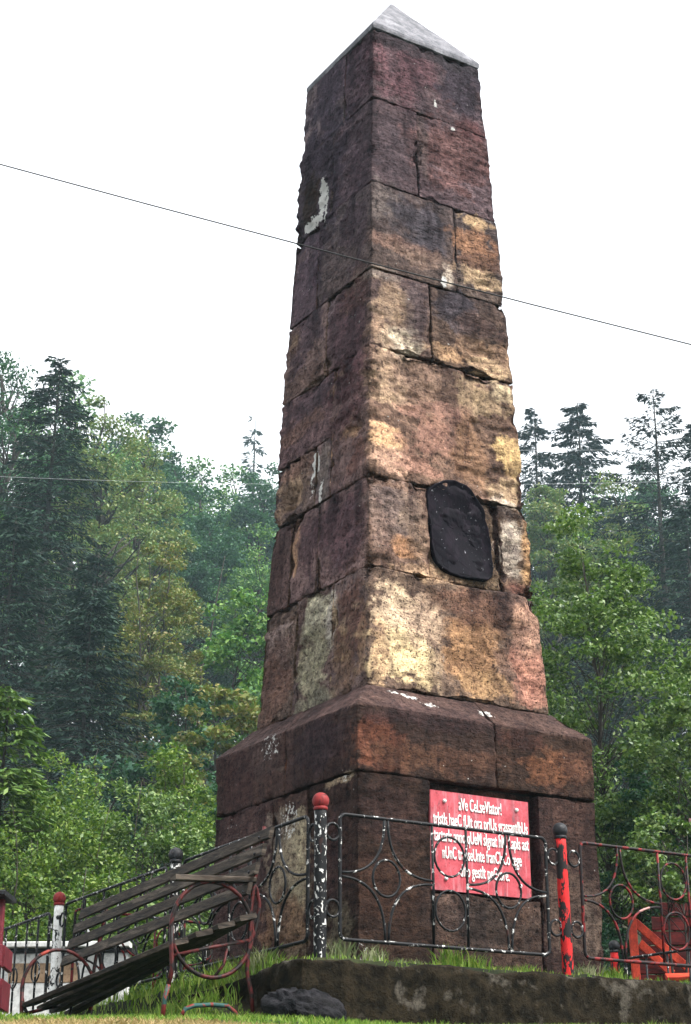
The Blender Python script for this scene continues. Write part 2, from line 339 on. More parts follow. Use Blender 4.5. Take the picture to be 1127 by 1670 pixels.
# stone colours: face, part, position along face, height, radii, sRGB, strength
PAINT=[('R', 's', -0.243, 8.388, 0.369, 0.377, (104, 66, 74), 0.9),
('R', 's', 0.346, 8.431, 0.246, 0.399, (62, 52, 64), 0.95),
('R', 's', -0.047, 8.653, 0.694, 0.09, (58, 52, 58), 0.8),
('R', 's', -0.075, 8.085, 0.087, 0.248, (70, 56, 64), 0.6),
('R', 's', -0.359, 8.497, 0.061, 0.252, (66, 56, 62), 0.5),
('R', 's', -0.397, 7.549, 0.225, 0.357, (80, 64, 70), 0.9),
('R', 's', 0.239, 7.685, 0.345, 0.38, (112, 74, 70), 0.9),
('R', 's', 0.415, 8.022, 0.193, 0.113, (98, 52, 54), 0.6),
('R', 's', -0.096, 7.656, 0.043, 0.363, (112, 98, 92), 0.5),
('R', 's', -0.476, 7.003, 0.162, 0.161, (112, 100, 94), 0.7),
('R', 's', -0.162, 6.908, 0.225, 0.277, (72, 66, 74), 0.95),
('R', 's', -0.347, 6.652, 0.243, 0.079, (142, 108, 90), 0.85),
('R', 's', -0.15, 6.574, 0.247, 0.079, (140, 112, 92), 0.7),
('R', 's', -0.501, 6.358, 0.147, 0.055, (168, 150, 132), 0.7),
('R', 's', 0.386, 7.102, 0.187, 0.077, (196, 160, 104), 0.95),
('R', 's', 0.403, 6.887, 0.224, 0.153, (168, 116, 72), 0.9),
('R', 's', 0.452, 6.719, 0.236, 0.082, (118, 82, 60), 0.85),
('R', 's', 0.473, 6.577, 0.223, 0.093, (192, 160, 112), 0.9),
('R', 's', 0.067, 6.473, 0.054, 0.091, (216, 200, 172), 0.9),
('R', 's', -0.445, 6.077, 0.136, 0.195, (182, 150, 112), 0.9),
('R', 's', -0.384, 5.802, 0.169, 0.128, (208, 192, 158), 0.95),
('R', 's', -0.565, 5.831, 0.089, 0.106, (176, 140, 104), 0.7),
('R', 's', -0.228, 6.14, 0.092, 0.274, (88, 72, 74), 0.8),
('R', 's', 0.152, 6.221, 0.227, 0.168, (76, 68, 76), 0.95),
('R', 's', 0.384, 6.149, 0.243, 0.101, (112, 86, 76), 0.8),
('R', 's', 0.098, 5.811, 0.2, 0.071, (202, 158, 104), 0.95),
('R', 's', 0.427, 5.915, 0.266, 0.1, (170, 132, 94), 0.8),
('R', 's', 0.447, 5.769, 0.241, 0.071, (212, 176, 124), 0.9),
('R', 's', -0.482, 5.438, 0.188, 0.197, (172, 140, 104), 0.9),
('R', 's', -0.145, 5.525, 0.274, 0.159, (136, 106, 84), 0.8),
('R', 's', 0.31, 5.483, 0.284, 0.161, (166, 138, 96), 0.85),
('R', 's', 0.553, 5.597, 0.121, 0.065, (206, 182, 134), 0.8),
('R', 's', -0.544, 4.957, 0.13, 0.131, (208, 160, 104), 0.95),
('R', 's', -0.509, 4.753, 0.183, 0.099, (206, 158, 122), 0.95),
('R', 's', -0.124, 5.066, 0.27, 0.236, (146, 102, 80), 0.9),
('R', 's', -0.239, 4.764, 0.188, 0.06, (160, 112, 88), 0.8),
('R', 's', 0.012, 5.304, 0.229, 0.105, (140, 98, 78), 0.7),
('R', 's', 0.247, 4.974, 0.197, 0.27, (138, 100, 66), 0.9),
('R', 's', 0.587, 5.104, 0.144, 0.201, (204, 166, 92), 0.95),
('R', 's', 0.549, 4.761, 0.153, 0.135, (180, 150, 104), 0.85),
('R', 's', 0.2, 4.686, 0.149, 0.071, (122, 92, 72), 0.7),
('R', 's', -0.498, 4.367, 0.181, 0.222, (104, 86, 78), 0.9),
('R', 's', -0.336, 4.425, 0.108, 0.147, (138, 114, 92), 0.7),
('R', 's', -0.431, 4.085, 0.106, 0.071, (196, 138, 80), 0.85),
('R', 's', -0.625, 4.222, 0.073, 0.143, (142, 112, 94), 0.6),
('R', 's', -0.305, 4.191, 0.065, 0.164, (150, 120, 90), 0.6),
('R', 's', 0.564, 4.362, 0.152, 0.252, (196, 180, 156), 0.95),
('R', 's', 0.697, 4.288, 0.059, 0.303, (200, 150, 84), 0.9),
('R', 's', 0.533, 4.555, 0.152, 0.051, (92, 72, 62), 0.8),
('R', 's', 0.711, 4.602, 0.083, 0.062, (80, 50, 46), 0.8),
('R', 's', 0.558, 3.993, 0.15, 0.059, (160, 120, 90), 0.6),
('R', 's', -0.502, 3.641, 0.218, 0.193, (212, 182, 138), 0.95),
('R', 's', -0.466, 3.285, 0.289, 0.198, (216, 188, 126), 0.95),
('R', 's', -0.669, 3.298, 0.071, 0.223, (190, 150, 100), 0.7),
('R', 's', -0.244, 3.593, 0.17, 0.185, (190, 158, 122), 0.85),
('R', 's', -0.115, 3.249, 0.127, 0.155, (150, 122, 94), 0.7),
('R', 's', 0.146, 3.426, 0.24, 0.289, (164, 118, 68), 0.95),
('R', 's', 0.142, 3.775, 0.332, 0.124, (116, 78, 56), 0.85),
('R', 's', 0.535, 3.844, 0.149, 0.166, (92, 66, 56), 0.85),
('R', 's', 0.468, 3.337, 0.112, 0.169, (112, 82, 66), 0.8),
('R', 's', 0.238, 3.188, 0.186, 0.101, (176, 134, 78), 0.8),
('R', 's', 0.647, 3.271, 0.136, 0.216, (196, 130, 98), 0.97),
('R', 's', 0.648, 3.695, 0.104, 0.174, (190, 140, 106), 0.9),
('R', 's', -0.226, 3.945, 0.323, 0.067, (176, 140, 98), 0.7),
('R', 's', 0.603, 3.976, 0.15, 0.039, (120, 70, 52), 0.7),
('L', 's', -0.191, 8.433, 0.502, 0.386, (84, 60, 74), 0.8),
('L', 's', 0.139, 8.263, 0.313, 0.455, (70, 58, 74), 0.8),
('L', 's', 0.233, 7.585, 0.414, 0.753, (66, 54, 70), 0.8),
('L', 's', -0.416, 7.119, 0.225, 0.587, (76, 56, 68), 0.8),
('L', 's', 0.363, 7.475, 0.105, 0.201, (58, 44, 36), 0.95),
('L', 's', 0.51, 6.24, 0.093, 0.118, (176, 138, 84), 0.8),
('L', 's', -0.41, 5.811, 0.362, 0.541, (84, 52, 62), 0.8),
('L', 's', 0.335, 6.471, 0.305, 0.531, (78, 58, 70), 0.8),
('L', 's', -0.469, 6.263, 0.182, 0.167, (112, 72, 60), 0.5),
('L', 's', 0.253, 5.556, 0.353, 0.144, (66, 48, 58), 0.7),
('L', 's', 0.332, 5.373, 0.335, 0.077, (130, 92, 72), 0.6),
('L', 's', 0.455, 4.867, 0.237, 0.183, (164, 132, 100), 0.95),
('L', 's', 0.397, 5.055, 0.335, 0.065, (150, 110, 92), 0.8),
('L', 's', 0.219, 4.863, 0.077, 0.265, (112, 90, 80), 0.6),
('L', 's', -0.394, 5.402, 0.268, 0.264, (88, 54, 58), 0.8),
('L', 's', -0.56, 4.811, 0.155, 0.151, (112, 66, 54), 0.6),
('L', 's', -0.383, 4.313, 0.382, 0.295, (86, 56, 64), 0.85),
('L', 's', 0.345, 4.322, 0.067, 0.196, (188, 140, 92), 0.9),
('L', 's', 0.59, 4.321, 0.158, 0.261, (86, 58, 54), 0.8),
('L', 's', 0.145, 4.334, 0.149, 0.255, (84, 56, 62), 0.8),
('L', 's', -0.035, 4.875, 0.083, 0.24, (120, 108, 100), 0.8),
('L', 's', -0.023, 3.424, 0.213, 0.408, (168, 162, 126), 0.97),
('L', 's', -0.039, 3.748, 0.179, 0.116, (188, 182, 150), 0.8),
('L', 's', -0.012, 3.06, 0.263, 0.093, (150, 146, 118), 0.8),
('L', 's', -0.263, 3.641, 0.052, 0.189, (196, 188, 172), 0.7),
('L', 's', 0.535, 3.612, 0.231, 0.229, (132, 102, 92), 0.9),
('L', 's', 0.546, 3.279, 0.248, 0.195, (122, 86, 70), 0.85),
('L', 's', 0.502, 3.749, 0.211, 0.07, (176, 150, 138), 0.7),
('L', 's', -0.561, 3.515, 0.198, 0.35, (104, 66, 52), 0.9),
('L', 's', -0.459, 3.226, 0.166, 0.182, (118, 88, 60), 0.6),
('L', 's', -0.705, 3.387, 0.064, 0.271, (164, 120, 80), 0.6),
('R', 'p', -0.8, 2.569, 0.164, 0.148, (112, 62, 36), 0.85),
('R', 'p', -0.483, 2.525, 0.298, 0.092, (96, 64, 42), 0.8),
('R', 'p', -0.08, 2.553, 0.309, 0.085, (88, 58, 40), 0.7),
('R', 'p', 0.609, 2.592, 0.23, 0.114, (124, 78, 44), 0.85),
('R', 'p', 0.858, 2.621, 0.146, 0.106, (92, 60, 44), 0.6),
('R', 'p', 0.347, 2.755, 0.215, 0.09, (80, 46, 36), 0.7),
('R', 'p', -0.733, 2.111, 0.287, 0.2, (70, 48, 44), 0.7),
('R', 'p', -0.832, 1.669, 0.233, 0.194, (82, 54, 40), 0.6),
('R', 'p', 0.032, 1.42, 0.301, 0.119, (52, 44, 40), 0.7),
('R', 'p', 0.808, 2.268, 0.221, 0.173, (78, 54, 46), 0.7),
('R', 'p', 0.714, 1.629, 0.258, 0.248, (96, 78, 66), 0.75),
('R', 'p', 0.889, 1.435, 0.108, 0.206, (120, 104, 88), 0.7),
('R', 'p', -0.359, 1.511, 0.146, 0.117, (72, 56, 50), 0.6),
('R', 'p', -0.327, 2.797, 0.472, 0.087, (58, 38, 40), 0.7),
('L', 'p', -0.115, 1.791, 0.25, 0.454, (150, 140, 112), 0.95),
('L', 'p', -0.26, 1.915, 0.082, 0.37, (172, 164, 128), 0.8),
('L', 'p', 0.065, 2.173, 0.138, 0.111, (120, 108, 96), 0.7),
('L', 'p', -0.04, 1.494, 0.284, 0.146, (132, 96, 66), 0.8),
('L', 'p', 0.35, 2.77, 0.338, 0.161, (84, 66, 64), 0.7),
('L', 'p', 0.711, 2.544, 0.248, 0.274, (70, 42, 42), 0.7),
('L', 'p', -0.509, 2.664, 0.275, 0.171, (60, 42, 50), 0.8),
('L', 'p', -0.825, 2.362, 0.122, 0.033, (200, 180, 140), 0.9),
('L', 'p', -0.639, 2.355, 0.079, 0.025, (200, 180, 140), 0.8),
('L', 'p', -0.752, 1.302, 0.149, 0.229, (128, 122, 96), 0.8),
('L', 'p', -0.673, 1.856, 0.2, 0.239, (74, 48, 50), 0.6),
]
LIME=[('L', 's', 0.162, 7.428, 0.071, 0.21, 1),
('L', 's', 0.253, 7.228, 0.164, 0.074, 0.95),
('L', 's', 0.393, 7.241, 0.063, 0.05, 0.9),
('L', 's', 0.096, 7.334, 0.03, 0.184, 0.8),
('L', 's', 0.074, 4.991, 0.047, 0.138, 1),
('L', 's', -0.011, 4.732, 0.037, 0.135, 0.7),
('L', 's', 0.115, 4.826, 0.028, 0.157, 0.6),
('R', 'p', -0.612, 2.996, 0.057, 0.026, 0.62),
('R', 'p', -0.473, 2.965, 0.081, 0.026, 0.62),
('R', 'p', -0.353, 2.92, 0.082, 0.026, 0.62),
('R', 'p', 0.116, 2.924, 0.086, 0.033, 0.62),
('R', 'p', -0.52, 2.985, 0.046, 0.019, 0.62),
('L', 'p', 0.171, 2.779, 0.161, 0.15, 0.45),
('L', 'p', -0.105, 2.188, 0.152, 0.169, 0.5),
('L', 'p', -0.84, 2.359, 0.076, 0.024, 0.8),
('R', 'p', -0.973, 1.204, 0.091, 0.112, 0.4),
('R', 's', 0.041, 6.438, 0.036, 0.056, 0.9),
('R', 's', 0.049, 8.132, 0.025, 0.056, 0.7),
('R', 's', 0.211, 7.947, 0.032, 0.019, 0.8),
]

# ------------------------------------------------------------------ the lie of the land
TH = .5557; CT, ST = math.cos(TH), math.sin(TH)
EX = np.array([CT, ST, 0]); EY = np.array([-ST, CT, 0]); UP = np.array([0, 0, 1.])
P0 = np.array([-.148, 10.0, 0])                     # corner post of the fence
def pt(s, t, z): return P0+EX*s+EY*t+UP*z           # s along the front fence, t along the left fence
PY = [(-400, -2.2), (2.5, -1.6), (5, -.55), (6.6, .30), (7.2, .49), (8.0, .595), (8.6, .66), (9.5, .715), (10.2, .74), (11, .70), (13, .64), (16, .75), (20, 1.0), (24, 1.6), (28, 2.6), (60, 11), (110, 25), (170, 40), (260, 55), (900, 62)]
def ground_z(x, y):
    x = np.asarray(x, float); y = np.asarray(y, float)
    s = (x-P0[0])*CT+(y-P0[1])*ST; t = -(x-P0[0])*ST+(y-P0[1])*CT
    z = np.interp(y, [a for a, b in PY], [b for a, b in PY])
    z = z-.055*sst(-.35, .5, x)*sst(6, 7, y)*sst(11, 9.6, y)
    far = sst(30, 70, y); z = z+far*(-np.clip(x, -60, 60)*.05*sst(0, 40, np.abs(x)))
    z = z+.24*sst(.85, .05, -s)*sst(3.2, .3, t)*sst(-.2, .7, t)*(s < .3)
    w = sst(-.27, -.1, s)*sst(-.27, -.1, t)*(1-sst(4.8, 5.4, s))*(1-sst(4.3, 5.4, t))
    z = z*(1-w)+(1.10-.02*t)*w
    P = np.stack([x*.9, y*.9, 0*x], -1).reshape(-1, 3)
    return z+.03*fbm(P, 3, 5).reshape(x.shape)*(1-w)+.012*fbm(P*5, 2, 9).reshape(x.shape)
def axis(a, b, fa, fb, fine, grow=1.18):
    c = list(np.arange(fa, fb+1e-6, fine)); d = fine
    while c[-1] < b: d *= grow; c.append(c[-1]+d)
    d = fine; lo = [c[0]]
    while lo[-1] > a: d *= grow; lo.append(lo[-1]-d)
    return np.array(lo[:0:-1]+c)
gx = axis(-450, 450, -3.4, 4.2, .07); gy = axis(-350, 650, 6.0, 15.0, .07)
GX, GY = np.meshgrid(gx, gy, indexing='ij'); GZ = ground_z(GX, GY)
n0, n1 = GX.shape; ii = np.arange(n0*n1).reshape(n0, n1)
GF = np.stack([ii[:-1, :-1], ii[1:, :-1], ii[1:, 1:], ii[:-1, 1:]], -1).reshape(-1, 4)
tag(mk('ground', np.stack([GX, GY, GZ], -1).reshape(-1, 3), GF, M['soil'], None, True), kind='structure')

# ------------------------------------------------------------------ the obelisk, stone by stone (local frame: x along the inscribed face, y along the left face)
OB = empty('stone_obelisk', (.4003, 12.1608, 1.0), 'tall tapering brown sandstone obelisk with grey pointed cap on a stepped plinth', 'obelisk', rz=TH)
ZS, ZT = 3.0328, 8.6869
def half_s(z): return .782+(z-ZS)*(.5398-.782)/(ZT-ZS)
def half_p(z): return np.where(z <= 2.8325, 1.0, 1.0-(z-2.8325)/(ZS-2.8325)*.205)
PT = {}
for f, k, u, z, ru, rz, c, a in PAINT: PT.setdefault((f, k), []).append((u, z, ru, rz, (np.array(lin(c))*.72+.28*np.mean(lin(c)))*(.98 if np.mean(lin(c)) > .22 else 1.0), a))
LT = {}
for f, k, u, z, ru, rz, a in LIME: LT.setdefault((f, k), []).append((u, z, ru, rz, a))
BASE = {('R', 's'): (106, 86, 74), ('L', 's'): (112, 92, 90), ('R', 'p'): (66, 51, 45), ('L', 'p'): (74, 56, 54)}
PSC = {'s': 1.0, 'p': .78}
def paint(P, N, kind, tint, ztop=9.0):
    n1 = fbm(P*4.5, 5, 31, .6); n2 = fbm(P*18, 3, 47, .65); n3 = fbm(P*np.array([2, 2, 9.]), 4, 77, .6)
    res = []; lim = []; bas = []; wts = []
    for f in 'RL':
        u = P[:, 0] if f == 'R' else P[:, 1]; z = P[:, 2]
        front = (P[:, 1] < 0) if f == 'R' else (P[:, 0] < 0)
        c = np.tile(np.array(lin(BASE[(f, kind)])), (len(P), 1))
        if kind == 's':
            top = sst(5.3, 7.2, z)[:, None]; c = c*(1-top)+top*np.array(lin((96, 82, 84) if f == 'R' else (104, 90, 96)))
        c = c*tint; c0 = c.copy(); Wt = np.zeros(len(P))
        for (u0, z0, ru, rz, pc, a) in PT[(f, kind)]:
            d = np.sqrt(((u-u0)/ru)**2+((z-z0)/rz)**2)+.85*n1+.5*n2+.5*n3
            al = (a*sst(1.40, .72, d)*front)[:, None]; c = c*(1-al)+al*pc; Wt = 1-(1-Wt)*(1-al[:, 0])
        L = np.zeros(len(P))
        for (u0, z0, ru, rz, a) in LT.get((f, kind), []):
            d = np.sqrt(((u-u0)/ru)**2+((z-z0)/rz)**2)+.3*n2
            L = np.maximum(L, a*sst(1.3, .5, d)*front)
        sk = fbm(P*np.array([8, 8, .8])+7.7, 4, 83, .6)                                   # soot washed down from the joints
        sa = sst(-.02, .30, sk)*(.25+.75*np.exp(-np.maximum(ztop-z, 0)/.22))*sst(.10, .02, np.mean(c, 1)-.25)
        sm = 1-.72*sa[:, None]*np.array([1, 1.02, .96])
        res.append(c*sm); lim.append(L); bas.append(c0*sm); wts.append(Wt)
    if kind == 'p': res = [r_*np.array([1.0, .94, .90]) for r_ in res]; tp = (sst(2.80, 2.84, P[:, 2])*.4)[:, None]; res = [r_*(1-tp)+tp*np.array(lin((100, 80, 76))) for r_ in res]; bas = [r_*np.array([1.0, .93, .90])*(1-tp)+tp*np.array(lin((100, 80, 76))) for r_ in bas]
    w = sst(-.2, .2, np.abs(N[:, 1])-np.abs(N[:, 0]))
    hl = np.abs(P[:, 0])
    wrap = np.where((P[:, 0] < 0) & (P[:, 1] < 0), .9*np.exp(-np.maximum(P[:, 1]+hl, 0)/.06*np.maximum(.15, 1+1.6*n1+.8*n2)), 0)   # colours carry round the near corner
    w = np.maximum(w, wrap)
    mx = lambda q: q[0]*w[:, None]+q[1]*(1-w[:, None])
    return mx(res), lim[0]*w+lim[1]*(1-w), mx(bas), wts[0]*w+wts[1]*(1-w)
def ax1(D, r, res, extra=()):
    n = max(2, int(round((D-2*r)/res)))
    c = [0, .3*r]+list(np.linspace(r, D-r, n+1))+[D-.3*r, D]+list(extra)
    return np.array(sorted(c))
rs = random.Random(4)
def stone(name, a0, a1, b0, b1, z0, z1, kind, res=.022, r=.010, gap=.003, amp=1.0, parent=OB, seed=0, inset=0.0, zx=(), mat=None, raw=None, chip=.6):
    """one squared block; (a,b) are plan fractions -1..1 of the tapering section"""
    half = half_s if kind == 's' else half_p
    hm = float(half(.5*(z0+z1))) if kind == 's' else 1.0
    x0, x1, y0, y1 = a0*hm+gap, a1*hm-gap, b0*hm+gap, b1*hm-gap; zl, zh = z0+gap, z1-gap
    cx, cy, cz = ax1(x1-x0, r, res), ax1(y1-y0, r, res), ax1(zh-zl, r, res, [v-zl for v in zx])
    nx, ny, nz = len(cx), len(cy), len(cz)
    I, J, K = np.meshgrid(np.arange(nx), np.arange(ny), np.arange(nz), indexing='ij')
    surf = (I == 0) | (I == nx-1) | (J == 0) | (J == ny-1) | (K == 0) | (K == nz-1)
    idx = -np.ones((nx, ny, nz), np.int64); idx[surf] = np.arange(surf.sum())
    I, J, K = I[surf], J[surf], K[surf]
    p = np.stack([cx[I], cy[J], cz[K]], 1); D = np.array([x1-x0, y1-y0, zh-zl])
    core = np.clip(p, r, D-r); d = p-core; ln = np.linalg.norm(d, axis=1, keepdims=True)
    N = d/np.maximum(ln, 1e-9)
    p = core+N*r
    edge = ((np.abs(d) > 1e-6).sum(1) >= 2)
    P = p+np.array([x0, y0, zl])
    P[:, 0] *= half(P[:, 2])/hm; P[:, 1] *= half(P[:, 2])/hm
    Q = P+np.array([seed*.37, 0, seed*.11])
    rgh = .35+.9*sst(-.25, .35, fbm(Q*1.4, 2, 71))
    dd = .016*fbm(P*1.9, 3, 3)-.030*np.maximum(0, fbm(Q*2.6, 3, 19)-.08)+rgh*(.016*fbm(Q*np.array([5, 5, 13.]), 4, 13, .6)+.010*fbm(Q*24, 3, 23, .6))
    dd = dd*amp+rs.uniform(-.003, .003)-inset
    near = np.minimum(np.minimum(p[:, 0], D[0]-p[:, 0]), 9)*0
    m = np.sort(np.stack([np.minimum(p[:, i], D[i]-p[:, i]) for i in range(3)], 1), 1)[:, 1]     # distance to the nearest arris
    dd = dd-chip*np.maximum(0, fbm(Q*5.5, 3, 61)-.2)*.15*np.exp(-m/.05)
    dd = dd-chip*.006*np.exp(-m/.012)*(.5+.5*vnoise(Q*18, 8))
    if kind == 's': dd = dd-scoop(P)
    P = P+N*dd[:, None]
    F = []
    def quad(g, flip):
        q = np.stack([g[:-1, :-1], g[1:, :-1], g[1:, 1:], g[:-1, 1:]], -1).reshape(-1, 4)
        F.append(q[:, ::-1] if flip else q)
    quad(idx[:, :, 0], True); quad(idx[:, :, -1], False)
    quad(idx[:, 0, :], False); quad(idx[:, -1, :], True)
    quad(idx[0, :, :], True); quad(idx[-1, :, :], False)
    F = np.concatenate(F)
    dep = np.full(len(P), 9.0)                      # keep only the skin: nothing deeper than the joints is ever seen
    if a0 < -.9: dep = np.minimum(dep, I*0+cx[I])
    if a1 > .9: dep = np.minimum(dep, (x1-x0)-cx[I])
    if b0 < -.9: dep = np.minimum(dep, cy[J])
    if b1 > .9: dep = np.minimum(dep, (y1-y0)-cy[J])
    keep = (dep[F].min(1) < .13) | ((K[F] == nz-1).all(1) & (kind == 'p'))
    F = F[keep]
    V = P-np.array([0, 0, 1.0])
    o = mk(name, V, F, mat or M['stone'], parent, True, local=True)
    c, L, cb, wt_ = paint(P, N, kind, (.80+.36*rs.random())*np.array([1, rs.uniform(.95, 1.08), rs.uniform(.88, 1.08)]), z1)
    me = o.data
    at = me.color_attributes.new("Col", 'FLOAT_COLOR', 'POINT'); at.data.foreach_set("color", np.concatenate([c, np.ones((len(c), 1))], 1).astype(np.float32).ravel())
    ab = me.color_attributes.new("Base", 'FLOAT_COLOR', 'POINT'); ab.data.foreach_set("color", np.concatenate([cb, np.ones((len(c), 1))], 1).astype(np.float32).ravel())
    al = me.color_attributes.new("Lime", 'FLOAT_COLOR', 'POINT'); al.data.foreach_set("color", np.stack([L*.8, wt_, 0*L, 0*L+1], 1).astype(np.float32).ravel())
    return o
sid = [0]
# broken hollows and lost arrises: position on the shaft, radius, depth
SCOOP = [(.45, -.77, 3.55, .20, .055), (.12, -.78, 3.22, .26, .040), (-.36, -.76, 3.72, .20, .040), (-.45, -.78, 3.2, .2, .03), (.62, -.77, 3.25, .10, .04), (-.3, -.68, 5.42, .26, .045), (.25, -.70, 4.92, .28, .05),
         (-.71, -.52, 5.08, .07, .08), (-.69, -.70, 5.35, .12, .05), (.5, -.68, 5.36, .2, .045), (.62, -.70, 4.85, .14, .05), (.3, -.66, 5.82, .2, .045), (-.35, -.66, 5.85, .16, .045), (.42, -.62, 6.62, .14, .04), (-.2, -.62, 6.7, .2, .035),
         (.71, -.71, 4.66, .09, .06), (.745, -.745, 3.93, .10, .06), (.62, -.62, 6.4, .08, .04), (-.71, -.71, 4.62, .07, .04), (-.745, -.745, 3.90, .08, .045), (-.77, .5, 3.45, .2, .04), (-.72, .42, 4.80, .2, .05), (-.75, .05, 3.5, .12, .035), (-.72, .70, 4.62, .08, .06), (-.66, .2, 5.8, .2, .03), (-.62, -.2, 6.6, .25, .03), (-.60, .55, 7.2, .1, .05), (.25, -.735, 4.3, .12, .03), (.52, -.735, 4.2, .12, .035)]
def scoop(P):
    r_ = np.zeros(len(P))
    for x, y, z, rad, dp in SCOOP:
        d = np.sqrt((P[:, 0]-x)**2+(P[:, 1]-y)**2+((P[:, 2]-z)*.8)**2)/rad
        w_ = d < 2.2
        if w_.any():
            q = P[w_]; dn_ = d[w_]+.45*fbm(q*7, 3, 101)
            r_[w_] += dp*sst(1.25, .35, dn_)*(.8+.5*fbm(q*np.array([6, 6, 22.]), 3, 102))
    return r_
def course(z0, z1, kind, cells, **kw):
    for c in cells:
        a0, a1, b0, b1 = c[:4]; k = dict(kw)
        if len(c) > 4: k.update(c[4])
        zz0, zz1 = k.pop('z0', z0), k.pop('z1', z1)
        vis = (a0 < -.9 or b0 < -.9)
        sid[0] += 1
        stone('stone', a0, a1, b0, b1, zz0, zz1, kind, res=.0155 if vis else .07, seed=sid[0], **k)
# plinth, lower course (a niche holds the red plaque)
course(.95, 2.385, 'p', [(-1, -.425, -1, -.36), (-.425, .475, -1, -.36, {'z1': 1.655}), (-.425, .475, -.925, -.36, {'z0': 1.655}), (.475, 1, -1, -.36),
                         (-1, 1, -.36, .12), (-1, 1, .12, 1)], r=.010, amp=.8)
# plinth, upper course with the weathered slope
course(2.385, ZS, 'p', [(-1, .127, -1, -.047), (.127, 1, -1, -.047), (-1, 1, -.047, 1)], zx=(2.8325, 2.826, 2.839), chip=.4, amp=.6)
# shaft
course(ZS, 3.916, 's', [(-1, 1, -1, -.365), (-1, 1, -.365, .33), (-1, 1, .33, 1)], amp=1.5)
course(3.916, 4.63, 's', [(-1, -.275, -1, -.02), (-.275, .585, -.965, -.02), (.585, 1, -1, -.02), (-1, 1, -.02, .54), (-1, 1, .54, 1)], amp=1.2)
course(4.63, 5.70, 's', [(-1, 1, -1, -.22), (-1, 1, -.22, 1, {'z0': 5.13}), (-1, 1, -.22, .1, {'z1': 5.13}), (-1, 1, .1, 1, {'z1': 5.13})], amp=1.5)
course(5.70, 6.38, 's', [(-1, -.155, -1, 0), (-.155, 1, -1, 0), (-1, 1, 0, 1)], amp=1.2)
course(6.38, 7.166, 's', [(-1, .285, -1, .3), (.285, 1, -1, .3), (-1, 1, .3, 1)], amp=1.1)
course(7.166, 7.983, 's', [(-1, -.255, -1, .05), (-.255, 1, -1, .05), (-1, 1, .05, 1)], chip=.8)
course(7.983, 8.687, 's', [(-1, 1, -1, -.2), (-1, 1, -.2, 1)], chip=.8)
mb = MB()
def frust(h0, z0, h1, z1):
    V = [(-h0, -h0, z0-1), (h0, -h0, z0-1), (h0, h0, z0-1), (-h0, h0, z0-1), (-h1, -h1, z1-1), (h1, -h1, z1-1), (h1, h1, z1-1), (-h1, h1, z1-1)]
    mb.add(V, [(3, 2, 1, 0), (4, 5, 6, 7), (0, 1, 5, 4), (1, 2, 6, 5), (2, 3, 7, 6), (3, 0, 4, 7)])
frust(.86, .9, .86, 2.42); frust(.90, 2.37, .90, 2.78); frust(.70, 2.79, .455, 8.66)
mk('mortar_core', mb.V, mb.F, M['mortar'], OB, local=True)
# capstone: low lip and pyramid, gently worn
V = []; F = []; N = 24
prof = [(.520, 8.684), (.533, 8.690), (.537, 8.712), (.535, 8.735)]
for k in range(1, 15): u = k/14; prof.append((.534*(1-u)+.012*u, 8.738+(9.475-8.738)*u))
for h, z in prof:
    for q in range(4*N):
        e, w = divmod(q, N); w = w/N*2-1
        x, y = [(w, -1), (1, w), (-w, 1), (-1, -w)][e]; V.append((x*h, y*h, z-1))
m = 4*N
for i in range(len(prof)-1):
    for q in range(m): F.append((i*m+q, i*m+(q+1) % m, (i+1)*m+(q+1) % m, (i+1)*m+q))
F.append(tuple(range(m-1, -1, -1))); F.append(tuple((len(prof)-1)*m+q for q in range(m)))
V = np.array(V); V += (.020*fbm(V*6, 5, 5, .6))[:, None]*np.array([.5, .5, 1])
mk('capstone', V, F, M['cap'], OB, local=True)

# ------------------------------------------------------------------ black arched plate on the shaft
def obl(x, y, z):                                   # obelisk-local metres (absolute z) -> world
    return np.array([.4003, 12.1608, 0])+EX*x+EY*y+UP*z
AP = empty('arched_plaque', tuple(obl(.07, -.74, 4.0)), 'black cast arched plaque with flaking white specks set into the shaft', 'plaque')
ol = [(-.06, 3.985), (-.115, 4.0), (-.155, 4.045), (-.180, 4.12), (-.203, 4.25), (-.214, 4.42), (-.212, 4.56), (-.19, 4.625), (-.14, 4.675), (-.06, 4.715), (.035, 4.735), (.13, 4.722), (.205, 4.690), (.265, 4.63), (.31, 4.54), (.338, 4.42), (.354, 4.25), (.360, 4.08), (.345, 4.01), (.30, 3.98), (.12, 3.975)]
def dense(ol, st=.02):
    o = []
    for i in range(len(ol)):
        a, b = np.array(ol[i]), np.array(ol[(i+1) % len(ol)]); n = max(1, int(np.linalg.norm(b-a)/st))
        o += [a+(b-a)*k/n for k in range(n)]
    return np.array(o)
D = dense(ol); D = D+.005*np.stack([vnoise(np.c_[D*9, 0*D[:, :1]], 3), vnoise(np.c_[D*9, 0*D[:, :1]+5], 4)], 1); cen = np.array([.08, 4.33])
def plate(rings, mat, name):
    V = []; F = []; n = len(D)
    for sc, off in rings:
        q = cen+(D-cen)*sc*np.array([.97, 1])
        for (x, z) in q: V.append(obl(x, -float(half_s(z))-off, z))
    for i in range(len(rings)-1):
        for j in range(n): F.append((i*n+j, i*n+(j+1) % n, (i+1)*n+(j+1) % n, (i+1)*n+j))
    F.append(tuple((len(rings)-1)*n+j for j in range(n)))
    V = np.array(V); V = V-EY*(.020*fbm(V*9, 5, 2, .7)+.016*np.round(2.5*fbm(V*np.array([5, 5, 11.]), 3, 6))/2.5)[:, None]
    return mk(name, V, F, mat, AP, True)
plate([(1.0, -.06), (1.0, -.004), (.985, .001), (.962, .0), (.94, -.010)], M['black_plate'], 'rim')
plate([(.94, -.010), (.92, -.016)]+[(.9-.04*k, -.014) for k in range(22)], M['black_plate'], 'panel')

